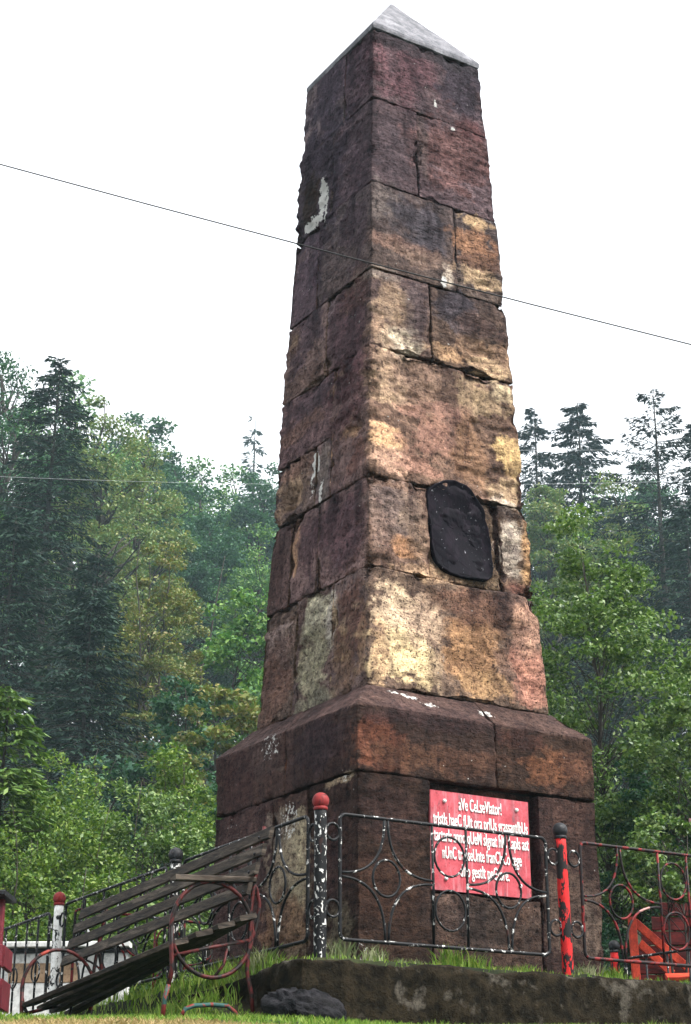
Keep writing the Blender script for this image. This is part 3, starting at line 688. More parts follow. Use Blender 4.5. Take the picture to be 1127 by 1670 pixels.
# ------------------------------------------------------------------ red inscribed plaque in the niche
RP = empty('inscription_plaque', tuple(obl(0, -.96, 1.68)), 'red painted plaque with raised white Latin lettering in the plinth niche', 'plaque')
PW0, PW1, PZ0, PZ1, PYF = -.408, .418, 1.668, 2.325, -.962
mb = MB(); mb.beam(obl((PW0+PW1)/2, PYF+.02, PZ0), obl((PW0+PW1)/2, PYF+.02, PZ1), EX*(PW1-PW0)/2, EY*.02, .006); mb.build('board', M['plaque'], RP)
LINES = [("aVe CeLseVIator!", .28, .71, .175), ("trIstIs haeC fUIt ora prIUs grassantIbUs", .025, .975, .345), ("tartarIs anno qUeM sIgnat hIC LapIs ast", .03, .98, .51), ("nUnC transeUnte franCIsCo rege", .11, .90, .68), ("dIto gestIt peCtore.", .28, .77, .845)]
for txt, f0, f1, fb in LINES:
    cu = bpy.data.curves.new('inscription_line', 'FONT'); cu.body = txt; cu.size = 1; cu.extrude = .03; cu.offset = .004; cu.resolution_u = 3
    to = bpy.data.objects.new('inscription_line', cu); COL.objects.link(to)
    dg = bpy.context.evaluated_depsgraph_get(); me = bpy.data.meshes.new_from_object(to.evaluated_get(dg))
    bpy.data.objects.remove(to); bpy.data.curves.remove(cu)
    co = np.zeros(len(me.vertices)*3, np.float32); me.vertices.foreach_get("co", co); co = co.reshape(-1, 3).astype(float)
    xw = PW0+(PW1-PW0)*f0; sx = (PW1-PW0)*(f1-f0)/(co[:, 0].max()-co[:, 0].min())
    X = xw+(co[:, 0]-co[:, 0].min())*sx; Z = PZ1-(PZ1-PZ0)*fb+co[:, 1]*.118; Y = PYF-.003-co[:, 2]*.12
    W = np.array([.4003, 12.1608, 0])+X[:, None]*EX+Y[:, None]*EY+Z[:, None]*UP-np.array(RP.location)
    me.vertices.foreach_set("co", W.astype(np.float32).ravel()); me.update(); me.materials.clear(); me.materials.append(M['letter'])
    lo = bpy.data.objects.new('inscription_line', me); COL.objects.link(lo); lo.parent = RP
for fx, fz in ((.14, .10), (.87, .10), (.14, .88), (.88, .88)):
    c = obl(PW0+(PW1-PW0)*fx, PYF-.004, PZ1-(PZ1-PZ0)*fz); mb = MB(); mb.sphere(c, .014, 10, 6); mb.build('bolt', M['letter'], RP, True)

# ------------------------------------------------------------------ low retaining wall under the fence
WL = empty('retaining_wall', tuple(pt(-.3, -.3, .7)), 'low mossy cement retaining wall under the front fence', 'wall')
def wall_run(name, s0, s1, t0, t1, z0, z1, slope=0.0):
    n = 1
    D_ = np.array([s1-s0, t1-t0, z1-z0]); r = .03
    cx, cy, cz = ax1(D_[0], r, .03), ax1(D_[1], r, .03), ax1(D_[2], r, .03)
    I, J, K = np.meshgrid(np.arange(len(cx)), np.arange(len(cy)), np.arange(len(cz)), indexing='ij')
    sf = (I == 0) | (I == len(cx)-1) | (J == 0) | (J == len(cy)-1) | (K == 0) | (K == len(cz)-1)
    idx = -np.ones(I.shape, np.int64); idx[sf] = np.arange(sf.sum()); I, J, K = I[sf], J[sf], K[sf]
    p = np.stack([cx[I], cy[J], cz[K]], 1); core = np.clip(p, r, D_-r); d = p-core; N_ = d/np.maximum(np.linalg.norm(d, axis=1, keepdims=True), 1e-9)
    p = core+N_*r+np.array([s0, t0, z0])
    p = p+N_*(.035*fbm(p*3, 4, 91)+.015*fbm(p*11, 3, 92)+.006*fbm(p*30, 2, 93))[:, None]
    p[:, 2] += slope*(p[:, 1]-t0)
    F = []
    for g, fl in ((idx[:, :, 0], True), (idx[:, :, -1], False), (idx[:, 0, :], False), (idx[:, -1, :], True), (idx[0], True), (idx[-1], False)):
        q = np.stack([g[:-1, :-1], g[1:, :-1], g[1:, 1:], g[:-1, 1:]], -1).reshape(-1, 4); F.append(q[:, ::-1] if fl else q)
    W = P0+p[:, :1]*EX+p[:, 1:2]*EY+p[:, 2:]*UP
    return mk(name, W, np.concatenate(F), M['cement'], WL, True)
wall_run('front_run', -.30, 5.2, -.30, .06, .4, 1.068)
wall_run('side_return', -.295, .04, .065, 1.3, .4, 1.055, -.09)

# ------------------------------------------------------------------ iron fence
def plane(d, p0=P0, slope=0.0):
    return lambda s, z: p0+d*s+UP*(z+slope*s)
def circ(f, s, z, r, n=20, rs_=None): return [f(s+r*math.cos(2*math.pi*k/n), z+(rs_ or r)*math.sin(2*math.pi*k/n)) for k in range(n)]
def rrect(f, s0, s1, z0, z1, r=.04):
    o = []
    for cx, cz, a0 in ((s1-r, z1-r, 0), (s0+r, z1-r, 90), (s0+r, z0+r, 180), (s1-r, z0+r, 270)):
        for k in range(6): a = math.radians(a0+18*k); o.append(f(cx+r*math.cos(a), cz+r*math.sin(a)))
    o2 = []
    for i in range(len(o)):
        a, b = o[i], o[(i+1) % len(o)]; n = max(1, int(np.linalg.norm(b-a)/.15))
        o2 += [a+(b-a)*k/n for k in range(n)]
    return o2
rf = random.Random(8)
def panel(f, s0, s1, root, mat, z0=1.222, z1=1.957):
    mb = MB(); mb.tube(rrect(f, s0, s1, z0, z1), .0115, 7, True); fr = mb.build('panel_frame', mat, root, True)
    w = s1-s0; v0, v1 = s0+.43*w, s0+.595*w; zm = (z0+z1)/2+.01
    for v in (v0, v1): mb = MB(); mb.tube([f(v, z0+.005), f(v+.004, zm), f(v, z1-.005)], .0085, 6); mb.build('bar', mat, fr, True)
    for zc in (z0+.745*(z1-z0), z0+.30*(z1-z0)):
        mb = MB(); mb.tube(circ(f, (v0+v1)/2, zc, .113, 22, .122), .0075, 6, True); mb.build('circle', mat, fr, True)
    for a, b in ((s0, v0), (v1, s1)):
        c = (a+b)/2+rf.uniform(-.008, .008)
        mb = MB(); mb.tube(circ(f, c, zm, .098, 22, .110), .008, 6, True); mb.build('circle', mat, fr, True)
        for sx in (-1, 1):
            for sz in (-1, 1):
                tip0 = (c+sx*.012, z1-.006 if sz > 0 else z0+.006); tip1 = (b-.006 if sx > 0 else a+.006, zm+sz*.012)
                pts = []
                for k in range(13):
                    u = k/12; q = [(1-u)**2*tip0[i]+2*u*(1-u)*((c+sx*.012, zm+sz*.012)[i])+u*u*tip1[i] for i in (0, 1)]; pts.append(f(*q))
                mb = MB(); mb.tube(pts, .0085, 6); mb.build('scroll', mat, fr, True)
    return fr
def post(f, s, root, mat, ball, zb=.85, zt=1.985, rings=(-1, 1), mring=None, lean=0.0, label=None):
    mb = MB(); b, t = f(s, zb), f(s+lean, zt)
    n = 14; mb.tube([b+(t-b)*k/n for k in range(n+1)], .037, 12); po = mb.build('post', mat, root, True)
    if label: po["label"] = label
    mb = MB(); c = f(s+lean, zt+.034); mb.sphere(c, .051, 18, 12); mb.build('ball', ball, po, True)
    mb = MB(); mb.lathe(f(s+lean, zt-.022), [(.040, 0), (.043, .008), (.043, .016), (.036, .026)], 14); mb.build('collar', ball, po, True)
    for sd_ in rings:
        for z in (1.845, 1.395):
            mb = MB(); mb.tube(circ(f, s+sd_*.085, z, .047, 16, .05), .0085, 6, True); mb.build('ring', mring or M['iron'], po, True)
    return po
ff = plane(EX); fl = plane(EY, P0, -.022)
FF = empty('iron_fence', tuple(pt(0, 0, 1.07)), 'low wrought iron fence with star panels across the inscribed face', 'fence', 'iron fence runs round the obelisk')
post(ff, 0, FF, M['post_bw'], M['ball_red'], rings=(1,), label='black corner post with peeling white paint and red ball')
panel(ff, .135, 1.69, FF, M['iron'])
post(ff, 1.835, FF, M['post_red'], M['ball_black'], lean=-.02, label='bright red post with black patches and black ball')
panel(ff, 1.975, 3.53, FF, M['iron_red'])
post(ff, 3.665, FF, M['post_red'], M['ball_red'])
panel(ff, 3.80, 4.60, FF, M['iron_red'])
FL = empty('iron_fence', tuple(pt(0, .15, 1.07)), 'wrought iron fence running back on the left behind the collapsed bench', 'fence', 'iron fence runs round the obelisk')
for z in (1.845, 1.395):
    mb = MB(); mb.tube(circ(fl, .085, z, .047, 16, .05), .0085, 6, True); mb.build('ring', M['iron'], FL, True)
panel(fl, .145, 1.80, FL, M['iron'])
post(fl, 1.93, FL, M['post_bw'], M['ball_black'])
panel(fl, 2.06, 3.82, FL, M['iron'])
post(fl, 3.96, FL, M['post_white'], M['ball_red'], label='white post with black flecks and red ball')
def picket_panel(f, s0, s1, root, mat, n=8, z0=1.20, z1=1.93):
    mb = MB(); mb.tube(rrect(f, s0, s1, z0, z1), .0125, 7, True); fr = mb.build('panel_frame', mat, root, True)
    for k in range(1, n):
        s = s0+(s1-s0)*k/n; mb = MB(); mb.tube([f(s, z0), f(s, z1)], .009, 6); mb.build('picket', mat, fr, True)
    for k in range(0, n, 2):
        s = s0+(s1-s0)*(k+1)/n; mb = MB(); mb.tube(circ(f, s, z0+.42*(z1-z0), .08), .007, 6, True); mb.build('circle', mat, fr, True)
picket_panel(fl, 4.13, 6.0, FL, M['iron'])
post(fl, 6.14, FL, M['post_bw'], M['ball_black'])
fb = plane(EX, P0+EY*3.96, 0)
fb2 = lambda s, z: P0+EY*3.96+EX*s+UP*(z-.09-.03*s)
FB = empty('iron_fence', tuple(pt(.1, 3.96, 1.0)), 'rear run of the iron fence behind the plinth, seen under the bench', 'fence', 'iron fence runs round the obelisk')
panel(fb2, .14, 1.75, FB, M['iron_red']); post(fb2, 1.9, FB, M['post_bw'], M['ball_red']); panel(fb2, 2.05, 3.6, FB, M['iron']); post(fb2, 3.75, FB, M['post_bw'], M['ball_black'])
fr_ = lambda t, z: pt(4.68, t, z-.27)
FR = empty('iron_fence', tuple(pt(4.68, 2.86, .8)), 'dark picket fence with black ball post on the right, in front of the red shed', 'fence', 'iron fence runs round the obelisk')
post(fr_, 2.86, FR, M['post_red'], M['ball_black'], rings=(-1,))
picket_panel(fr_, .9, 2.72, FR, M['iron'], 7, 1.25, 1.90)

# ------------------------------------------------------------------ collapsed bench
BN = empty('park_bench', tuple(pt(-.6, .2, .80)), 'broken slatted park bench sagging to the left on round rusty iron ends', 'bench')
bd = lambda d, t, z: pt(-d, t, z)                    # d = distance in front of the left fence
TB = [(.285, 1.815, .0), (.315, 1.715, -.05), (.35, 1.605, -.08), (.385, 1.49, -.12)]
for d, z, e in TB:
    a, b = bd(d, .085-e*.6, z+.005), bd(d+.02, 2.80-e*.3, z-.165)
    w = np.array([0, 0, .043])+EX*.010; w = w/np.linalg.norm(w)*.037
    mb = MB(); mb.beam(a, b, w, -EX*.014, .005); mb.build('back_slat', M['wood'], BN)
for i, (d, z, zl) in enumerate(((.41, 1.325, .965), (.535, 1.275, .975), (.66, 1.225, .982), (.80, 1.17, .988))):
    a, b = bd(d, .12+.03*i, z), bd(d, 2.62-.06*i, zl)
    w = -EX*.9+UP*-.22; w = w/np.linalg.norm(w)*.056
    tv = np.cross(w, b-a); tv = tv/np.linalg.norm(tv)*.016
    mb = MB(); mb.beam(a, b, w, tv, .005); mb.build('seat_slat', M['wood'], BN)
def bench_end(t, dz, legs):
    g = lambda d, z: bd(d, t, z+dz)
    ring = [g(.60+.262*math.cos(2*math.pi*k/36), 1.250+.268*math.sin(2*math.pi*k/36)) for k in range(36)]
    mb = MB(); mb.tube(ring, 0.0125, 8, True); ro = mb.build('end_ring', M['bench_iron'], BN, True)
    mb = MB(); mb.tube([g(.325, .80), g(.335, .90), g(.37, 1.03), g(.355, 1.22), g(.35, 1.40), g(.33, 1.55), g(.30, 1.70), g(.27, 1.87)], 0.0125, 8); mb.build('rear_leg', M['bench_iron'], BN, True)
    mb = MB(); mb.tube([g(.36, 1.56), g(.315, 1.50), g(.295, 1.42), g(.30, 1.34), g(.325, 1.25), g(.36, 1.17)], .012, 7); mb.build('back_brace', M['bench_iron'], BN, True)
    mb = MB(); mb.tube([g(.86, 1.25), g(.855, 1.13), g(.845, 1.02), g(.865, .93)], .0135, 8); mb.build('front_leg', M['bench_iron'], BN, True)
    mb = MB(); mb.tube([g(.865, .93), g(.885, .86), g(.895, .74)], .0135, 8); mb.build('front_foot', M['bench_green'], BN, True)
    mb = MB(); mb.tube([g(.35, 1.205), g(.60, 1.150), g(.86, 1.085)], .011, 7); mb.build('seat_rail', M['bench_iron'], BN, True)
    mb = MB(); mb.tube([g(.58, .985), g(.52, 1.06), g(.50, 1.15)], .009, 6); mb.build('strut', M['bench_iron'], BN, True)
bench_end(.20, 0, True); bench_end(2.42, -.165, True)
mb = MB(); mb.beam(bd(.335, .20, 1.548), bd(.86, .20, 1.522), EY*.035, UP*.017, .005); mb.build('arm_rest', M['wood'], BN)
mb = MB(); mb.tube([bd(.78, .2, .765), bd(.755, .2, .805), bd(.70, .2, .825), bd(.58, .2, .835), bd(.49, .2, .832), bd(.44, .2, .80), bd(.42, .2, .76)], .013, 8); mb.build('ground_loop', M['bench_green'], BN, True)
for k in range(4):                                   # bolts
    d, z, e = TB[k]; mb = MB(); mb.sphere(bd(d+.018, .2, z-.012), .010, 8, 6); mb.build('bolt', M['ball_black'], BN, True)

# ------------------------------------------------------------------ boulder by the wall
mb = MB(); mb.sphere((0, 0, 0), 1, 48, 28); V = np.array(mb.V); n = V/np.linalg.norm(V, axis=1, keepdims=True)
V = n*(1+.30*fbm(n*1.6, 3, 12)-.30*np.abs(fbm(n*2.6, 3, 15))+.12*fbm(n*7, 4, 16, .6))[:, None]
V = V*np.array([.215, .18, .135]); V[:, 2] -= V[:, 0]*.25
rk = mk('boulder', V, mb.F, M['rock'], None, True); rk.location = (-.215, 8.95, .71)
tag(rk, 'rough dark grey boulder lying in the grass by the wall corner', 'boulder')

# ------------------------------------------------------------------ things behind the fence
WW = empty('garden_wall', (-2.7, 16.2, .7), 'low white rendered wall with dark coping behind the left fence', 'wall')
mb = MB(); mb.beam((-5.2, 16.2, 1.27), (-2.0, 16.0, 1.27), (0, 0, .54), (0, .10, 0), .01); mb.build('wall', M['white_wall'], WW)
mb = MB(); mb.beam((-5.25, 16.2, 1.83), (-1.96, 16.0, 1.83), (0, .14, 0), (0, 0, .018), .006); mb.build('coping', M['ball_black'], WW)
mb = MB(); mb.beam((-5.2, 16.08, 1.875), (-1.98, 15.9, 1.875), (0, .12, 0), (0, 0, .025), .006); mb.build('top_rail', M['white_wall'], WW)
mb = MB(); mb.beam((-3.1, 16.02, 1.63), (-2.45, 15.98, 1.63), (0, 0, .10), (0, .06, 0), .02); mb.build('ledge', M['tan'], WW)
MBN = empty('litter_bin', (-2.35, 10.9, .65), 'maroon boarded litter bin with flat cap at the left edge', 'bin')
for z0, z1 in ((.90, 1.085), (1.155, 1.29)):
    mb = MB(); mb.beam((-2.62, 10.9, (z0+z1)/2), (-2.165, 10.9, (z0+z1)/2), (0, 0, (z1-z0)/2), (0, .015, 0), .006); mb.build('board', M['maroon'], MBN)
    mb = MB(); mb.beam((-2.17, 10.93, (z0+z1)/2), (-2.19, 11.3, (z0+z1)/2), (0, 0, (z1-z0)/2), (.015, 0, 0), .006); mb.build('board', M['maroon'], MBN)
mb = MB(); mb.beam((-2.24, 11.1, .6), (-2.24, 11.1, 1.60), (.03, 0, 0), (0, .03, 0), .006); mb.build('post', M['maroon'], MBN)
mb = MB(); mb.beam((-2.6, 11.1, 1.615), (-2.175, 11.1, 1.615), (0, .2, 0), (0, 0, .016), .006); mb.build('cap', M['ball_black'], MBN)
RS = empty('garden_shed', (3.2, 15.6, 1.1), 'dark red plank shed with orange braces half hidden by leaves', 'shed')
for k in range(7):
    z = 1.36+k*.125; x0 = 2.52+.10*max(0, k-3)
    mb = MB(); mb.beam((x0, 15.25, z), (4.6, 15.45, z), (0, 0, .058), (0, .012, 0), .006); mb.build('plank', M['red_plank'], RS)
mb = MB(); mb.beam((2.535, 15.1, 1.1), (2.52, 15.1, 2.02), (.034, 0, 0), (0, .03, 0), .006); mb.build('corner_post', M['orange'], RS)
for (a, b) in (((2.55, 15.13, 1.98), (3.05, 15.19, 1.55)), ((2.58, 15.12, 1.80), (2.86, 15.17, 1.54)), ((3.05, 15.19, 1.60), (4.3, 15.35, 1.63))):
    mb = MB(); mb.beam(a, b, (.02, 0, .03), (0, .014, 0), .005); mb.build('brace', M['orange'], RS)
for k in range(7):
    y = 15.0+k*.22; z = 2.42+k*.11
    mb = MB(); mb.beam((3.36, y, z), (4.9, y+.1, z), (0, .13, .055), (0, -.008, .015), .006); mb.build('roof_board', M['roof'], RS)
mb = MB(); mb.beam((3.42, 15.2, 1.0), (3.42, 15.2, 2.45), (.035, 0, 0), (0, .035, 0), .006); mb.build('roof_post', M['red_plank'], RS)
for i, (a, b) in enumerate((((2.62, 14.2, 1.42), (3.6, 14.1, 1.43)), ((2.72, 13.6, 1.27), (3.6, 13.5, 1.29)))):
    mb = MB(); mb.beam(a, b, (0, .05, .02), (0, -.006, .015), .005); o = mb.build('loose_plank', M['orange'])
    tag(o, ['orange painted plank lying on the ground in front of the red shed, the upper one', 'orange painted plank lying nearest the fence, the lower one'][i], 'plank')

# ------------------------------------------------------------------ overhead cables
def wire(name, pts, r, mat, label):
    mb = MB(); mb.tube(pts, r, 6); o = mb.build(name, mat, None, True); return tag(o, label, 'cable')
a, b = np.array([-1.9146, 8, 5.1622]), np.array([1.832, 8, 4.0482]); ww = []
for k in range(41):
    u = -5+11*k/40; p = a+(b-a)*u; p[2] += .115*(u*u-u)*.42; ww.append(p)
wire('overhead_cable', ww, .0042, M['wire'], 'black cable sagging across in front of the obelisk')
def farw(z, y, sag, x0, x1): return [np.array([x, y, z+sag*(x-1.5)**2]) for x in np.linspace(x0, x1, 30)]
wire('overhead_wire', farw(16.22, 40, .0022, -30, 30), .0028, M['wire_pale'], 'thin pale wire strung low in front of the distant trees')
wire('overhead_wire', farw(16.33, 38, .0004, 2, 30), .0028, M['wire_pale'], 'thin pale wire on the right, just above the lower wire')

# ------------------------------------------------------------------ vegetation
def leaf_quads(C, size, rng, aspect=.55, zb=.35, var=.35, fold=.12):
    n = len(C); nn = rng.normal(size=(n, 3)); nn[:, 2] = np.abs(nn[:, 2])+zb; nn /= np.linalg.norm(nn, axis=1, keepdims=True)
    r = rng.normal(size=(n, 3)); t = r-nn*(r*nn).sum(1, keepdims=True); t /= np.linalg.norm(t, axis=1, keepdims=True)
    w = np.cross(nn, t); s = size*(1+var*rng.uniform(-1, 1, n))[:, None]
    V = np.stack([C-t*s*.5, C+w*s*aspect*.5+nn*s*fold-t*s*.06, C+t*s*.5, C-w*s*aspect*.5+nn*s*fold-t*s*.06], 1).reshape(-1, 3)
    return V, np.arange(4*n).reshape(n, 4)
def tree_root(name, base, label, cat, group): return empty(name, base, label, cat, group)
def broadleaf(name, base, H, cr, label, mat, seed, group=None, nclump=70, k=120, leaf=.2, cb=.25, bark='bark', trunk=None, lean=(0, 0), flat=.5, cl=.25, stems=1, cat='tree', limb=1.0):
    rng = np.random.default_rng(seed); R = tree_root(name, base, label, cat, group); B = np.array(base, float)
    tr = trunk or H*.016
    mb = MB()
    zc = H*(cb+1)/2; rz = H*(1-cb)/2
    # clump centres inside an uneven egg
    C = []
    while len(C) < nclump:
        v = rng.normal(size=3); v /= np.linalg.norm(v); q = rng.uniform(.25, 1)**.55
        p = v*q; wz = 1-.35*max(p[2], 0)
        bump_ = 1+.28*float(vnoise(v[None]*1.7+seed, seed)[0])
        C.append(np.array([p[0]*cr*wz*bump_, p[1]*cr*wz*bump_, zc+p[2]*rz*(1+.06*rng.normal())]))
    C = np.array(C); C[:, :2] += np.array(lean)[None]*(C[:, 2:]/H)
    tops = []
    for sidx in range(stems):
        off = rng.normal(size=2)*tr*2.5*(stems > 1); top = np.array([lean[0]+off[0]*4, lean[1]+off[1]*4, H*.93])
        n = 12; pl = []
        for i in range(n):
            u = i/(n-1); j = rng.normal(size=2)*tr*.9*(0 < i)
            pl.append(np.array([off[0]*(1-u)+top[0]*u+j[0], off[1]*(1-u)+top[1]*u+j[1], -.4+u*(top[2]+.4)]))
        mb.tube([B+p for p in pl], [tr*(1-.85*i/(n-1))*(1.25 if i == 0 else 1) for i in range(n)], 8); tops.append(pl)
    for c in C:
        pl = tops[rng.integers(len(tops))]; hz = max(H*.08, c[2]-rng.uniform(.03, .10)*H-.45*math.hypot(c[0]-lean[0]*c[2]/H, c[1]-lean[1]*c[2]/H))
        zs = [p[2] for p in pl]; i = min(len(pl)-2, max(0, int(np.searchsorted(zs, hz))-1)); f = (hz-zs[i])/(zs[i+1]-zs[i]); f = min(max(f, 0), 1); a = pl[i]*(1-f)+pl[i+1]*f
        mid = (a+c)/2+np.array([0, 0, .05*H*rng.uniform(-.2, .6)])+rng.normal(size=3)*cr*.06
        r0 = tr*(1-.8*hz/H)*.42*limb
        mb.tube([B+a, B+mid, B+c], [r0, r0*.6, r0*.2], 5, cap=False)
    mb.build('trunk', M[bark], R, True)
    rad = cl*cr
    pts = []
    for c in C:
        kk = int(k*rng.uniform(.5, 1.4)); d = rng.normal(size=(kk, 3)); d /= np.linalg.norm(d, axis=1, keepdims=True); d *= rng.uniform(0, 1, (kk, 1))**.45
        rr = rad*rng.uniform(.6, 1.25); d = d*np.array([rr, rr, rr*flat]); pts.append(c+d)
    pts = np.concatenate(pts); V, F = leaf_quads(pts+B, leaf, rng)
    mk('crown', V, F, M[mat], R)
    return R
def spruce(name, base, H, r, label, mat, seed, group=None, whorl=34, per=7, spray=34, need=.34, sparse=0.0, droop=.45, z0=.06, bark='bark', cat='tree'):
    rng = np.random.default_rng(seed); R = tree_root(name, base, label, cat, group); B = np.array(base, float)
    mb = MB(); tr = H*.012; n = 10
    mb.tube([B+np.array([math.sin(i*.9)*tr*.25, math.cos(i*1.3)*tr*.25, -.5+(H+.5)*i/(n-1)]) for i in range(n)], [tr*(1-.95*i/(n-1))+.006 for i in range(n)], 8)
    VV = []
    for wv in range(whorl):
        u = z0+(1-z0)*(wv+.5)/whorl; hz = H*u*(.997)
        spz = sparse*float(sst(.5, .8, np.array(u)))
        for b in range(per):
            if rng.random() < spz*.45: continue
            L = r*((1-u)**.58)*rng.uniform(.68, 1.18)+.12; az = rng.uniform(0, 2*math.pi); dr = np.array([math.cos(az), math.sin(az), 0]); la = np.array([-dr[1], dr[0], 0])
            up = .30*u-.05; h0 = hz+rng.normal()*H/whorl*.35
            def pos(s): return np.array([0, 0, h0])+dr*L*s+UP*(up*L*s-droop*L*s*s+.16*L*s**3)
            ss = [0, .35, .7, 1]
            mb.tube([B+pos(s) for s in ss], [tr*.22*(1-u*.7), tr*.15*(1-u*.7), tr*.08, .004], 4, cap=False)
            m = max(4, int(spray*(.35+.65*L/r)*(1-.55*spz)))
            s = rng.uniform(.10, 1, m)**.8; side = rng.choice([-1, 1], m)
            wid = .34*L*(1-s)+.10*need; off = side*wid*rng.uniform(.1, 1, m)
            Pm = np.array([pos(q) for q in s])+la[None]*off[:, None]; Pm[:, 2] -= np.abs(off)*.30+rng.uniform(0, .12, m)*need
            t = dr[None]*rng.uniform(.3, 1, (m, 1))+la[None]*(side*rng.uniform(.3, 1.1, m))[:, None]; t[:, 2] -= rng.uniform(.05, .75, m); t /= np.linalg.norm(t, axis=1, keepdims=True)
            wv_ = np.cross(t, UP[None]+rng.normal(size=(m, 3))*.45); wv_ /= np.linalg.norm(wv_, axis=1, keepdims=True)
            ln = (need*rng.uniform(.55, 1.25, m))[:, None]; hw = ln*.14
            VV.append(np.stack([Pm, Pm+t*ln*.45+wv_*hw, Pm+t*ln, Pm+t*ln*.45-wv_*hw], 1))
    V = np.concatenate(VV).reshape(-1, 3)+B
    mb.build('trunk', M[bark], R, True)
    mk('crown', V, np.arange(len(V)).reshape(-1, 4), M[mat], R)
    return R
def bz(x, y): return float(ground_z(np.array([x]), np.array([y]))[0])-.1
def place(x, y, ztop): b = bz(x, y); return (x, y, b), ztop-b

def BL(name, spec, label, mat, seed, wid=1.5, **kw):
    x, y, zt, hw = spec; b, H = place(x, y, zt); return broadleaf(name, b, H, hw*wid, label, mat, seed, **kw)
def SP(name, spec, label, mat, seed, wid=1.25, **kw):
    x, y, zt, hw = spec; b, H = place(x, y, zt); return spruce(name, b, H, hw*wid, label, mat, seed, **kw)
# left side, far to near
SP('spruce_tree', (-10.08, 170, 77.1, 3), 'faint spruce spire in the mist above the ridge left of the obelisk', 'needle_dark', 101, 1.4, need=.8, sparse=.5, whorl=26)
far0 = BL('beech_tree', (-10.34, 112, 47.3, 2.3), 'misty broadleaf tree on the far wooded ridge', 'leaf_mid', 7, 2.0, group='trees on the far ridge', leaf=.27, nclump=130, k=170, cb=.1)
far1 = BL('beech_tree', (-11.99, 105, 44.65, 2.3), 'misty broadleaf tree on the far wooded ridge', 'leaf_dark', 8, 2.0, group='trees on the far ridge', leaf=.27, nclump=130, k=170, cb=.1)
def far(proto, x, y, ztop, h0, label=None, group='trees on the far ridge', rz=0):
    c = copy_tree(proto); b, H = place(x, y, ztop); c.location = b; k = H/h0; c.scale = (k*random.uniform(.9, 1.15), k, k); c.rotation_euler = (0, 0, rz)
    if label: c["label"] = label
    c["group"] = group; return c
random.seed(5)
h_f0 = place(-10.34, 112, 47.3)[1]; h_f1 = place(-11.99, 105, 44.65)[1]
for i, (x, y, zt) in enumerate(((-8.31, 118, 49.2), (-5.82, 112, 47.0), (-3.2, 116, 47.5), (-14.6, 112, 51), (-1, 110, 44), (2.5, 112, 45), (6.5, 110, 44), (9.5, 112, 45), (17, 112, 46), (21, 110, 46), (-19, 108, 52), (13.5, 116, 46))):
    far([far0, far1][i % 2], x, y, zt, [h_f0, h_f1][i % 2], rz=i*1.3)
for i, (x, y, zt) in enumerate(((-7.93, 95, 36.8), (-4.75, 88, 33.1), (-9.63, 92, 35.0), (-12.78, 96, 39.0), (-1.5, 90, 33), (3.5, 92, 33), (7.5, 90, 33.5), (17, 92, 36), (-16.5, 92, 41))):
    far([far1, far0][i % 2], x, y, zt, [h_f1, h_f0][i % 2], 'blue-green broadleaf tree on the slope below the far ridge', 'trees on the slope below the ridge', rz=2+i*1.7)
BL('beech_tree', (-10.13, 78, 35.0, 1.9), 'pale green broadleaf tree right of the big dark spruce, on the skyline', 'leaf_pale', 12, 1.5, leaf=.19, nclump=140, k=150, cb=.1)
BL('beech_tree', (-11.36, 72, 33.5, 2.2), 'yellow-tinged broadleaf tree rising just behind the big dark spruce', 'leaf_pale', 13, 1.4, leaf=.18, nclump=140, k=150, cb=.1)
BL('beech_tree', (-14.81, 66, 33.6, 2.6), 'open crowned broadleaf tree at the upper left with sky showing through', 'leaf_dark', 14, 1.3, leaf=.17, nclump=130, k=110, cb=.2, cl=.24)
BL('beech_tree', (-15.2, 61, 26.0, 2.6), 'green broadleaf tree at the left edge beside the big dark spruce', 'leaf_mid', 15, 1.3, leaf=.16, nclump=120, k=150, cb=.05)
SP('spruce_tree', (-11.34, 60, 29.74, 3.1), 'tallest dark spruce standing on the left of the picture', 'needle_dark', 20, 1.35, whorl=48, per=9, spray=80, need=.27)
SP('spruce_tree', (-10.93, 52, 20.0, 2.6), 'dark shaded spruce in front of the tallest one, near the left edge', 'needle_dark', 21, 1.45, whorl=40, per=9, spray=70, need=.26)
SP('spruce_tree', (-7.30, 46, 15.4, 2.2), 'dark spruce below the tallest one, beside the yellowing tree', 'needle_dark', 22, 1.35, whorl=36, per=9, spray=66, need=.24)
SP('spruce_tree', (-8.9, 57, 20.5, 2.2), 'slim dark spruce between the tallest spruce and the yellowing tree', 'needle_dark', 23, 1.3, whorl=38, per=8, spray=64, need=.26)
BL('birch_tree', (-5.57, 48, 17.9, 1.5), 'yellowing many-stemmed tree with orange-brown leaves left of the obelisk', 'leaf_yellow', 30, 1.25, leaf=.115, nclump=150, k=140, cb=.10, stems=4, cl=.24, trunk=.07)
BL('birch_tree', (-2.35, 42, 14.4, 1.3), 'yellow-green tree close against the left side of the shaft', 'leaf_mid', 31, 1.35, leaf=.15, nclump=90, k=110, cb=.08, stems=2, trunk=.07)
BL('birch_tree', (-2.56, 36, 10.2, 1.1), 'small yellow-spotted tree just left of the plinth', 'leaf_yellow', 32, 1.3, leaf=.13, nclump=70, k=100, cb=.05, stems=2, trunk=.05)
BL('birch_tree', (-3.80, 39, 10.9, 1.0), 'slender dark green sapling under the yellowing tree', 'leaf_dark', 33, 1.4, leaf=.14, nclump=70, k=100, cb=.05, stems=3, trunk=.05)
BL('birch_tree', (-5.9, 40, 9.3, 1.2), 'shaded broadleaf sapling under the dark spruces', 'leaf_dark', 34, 1.5, leaf=.14, nclump=70, k=100, cb=.03, stems=3, trunk=.05)
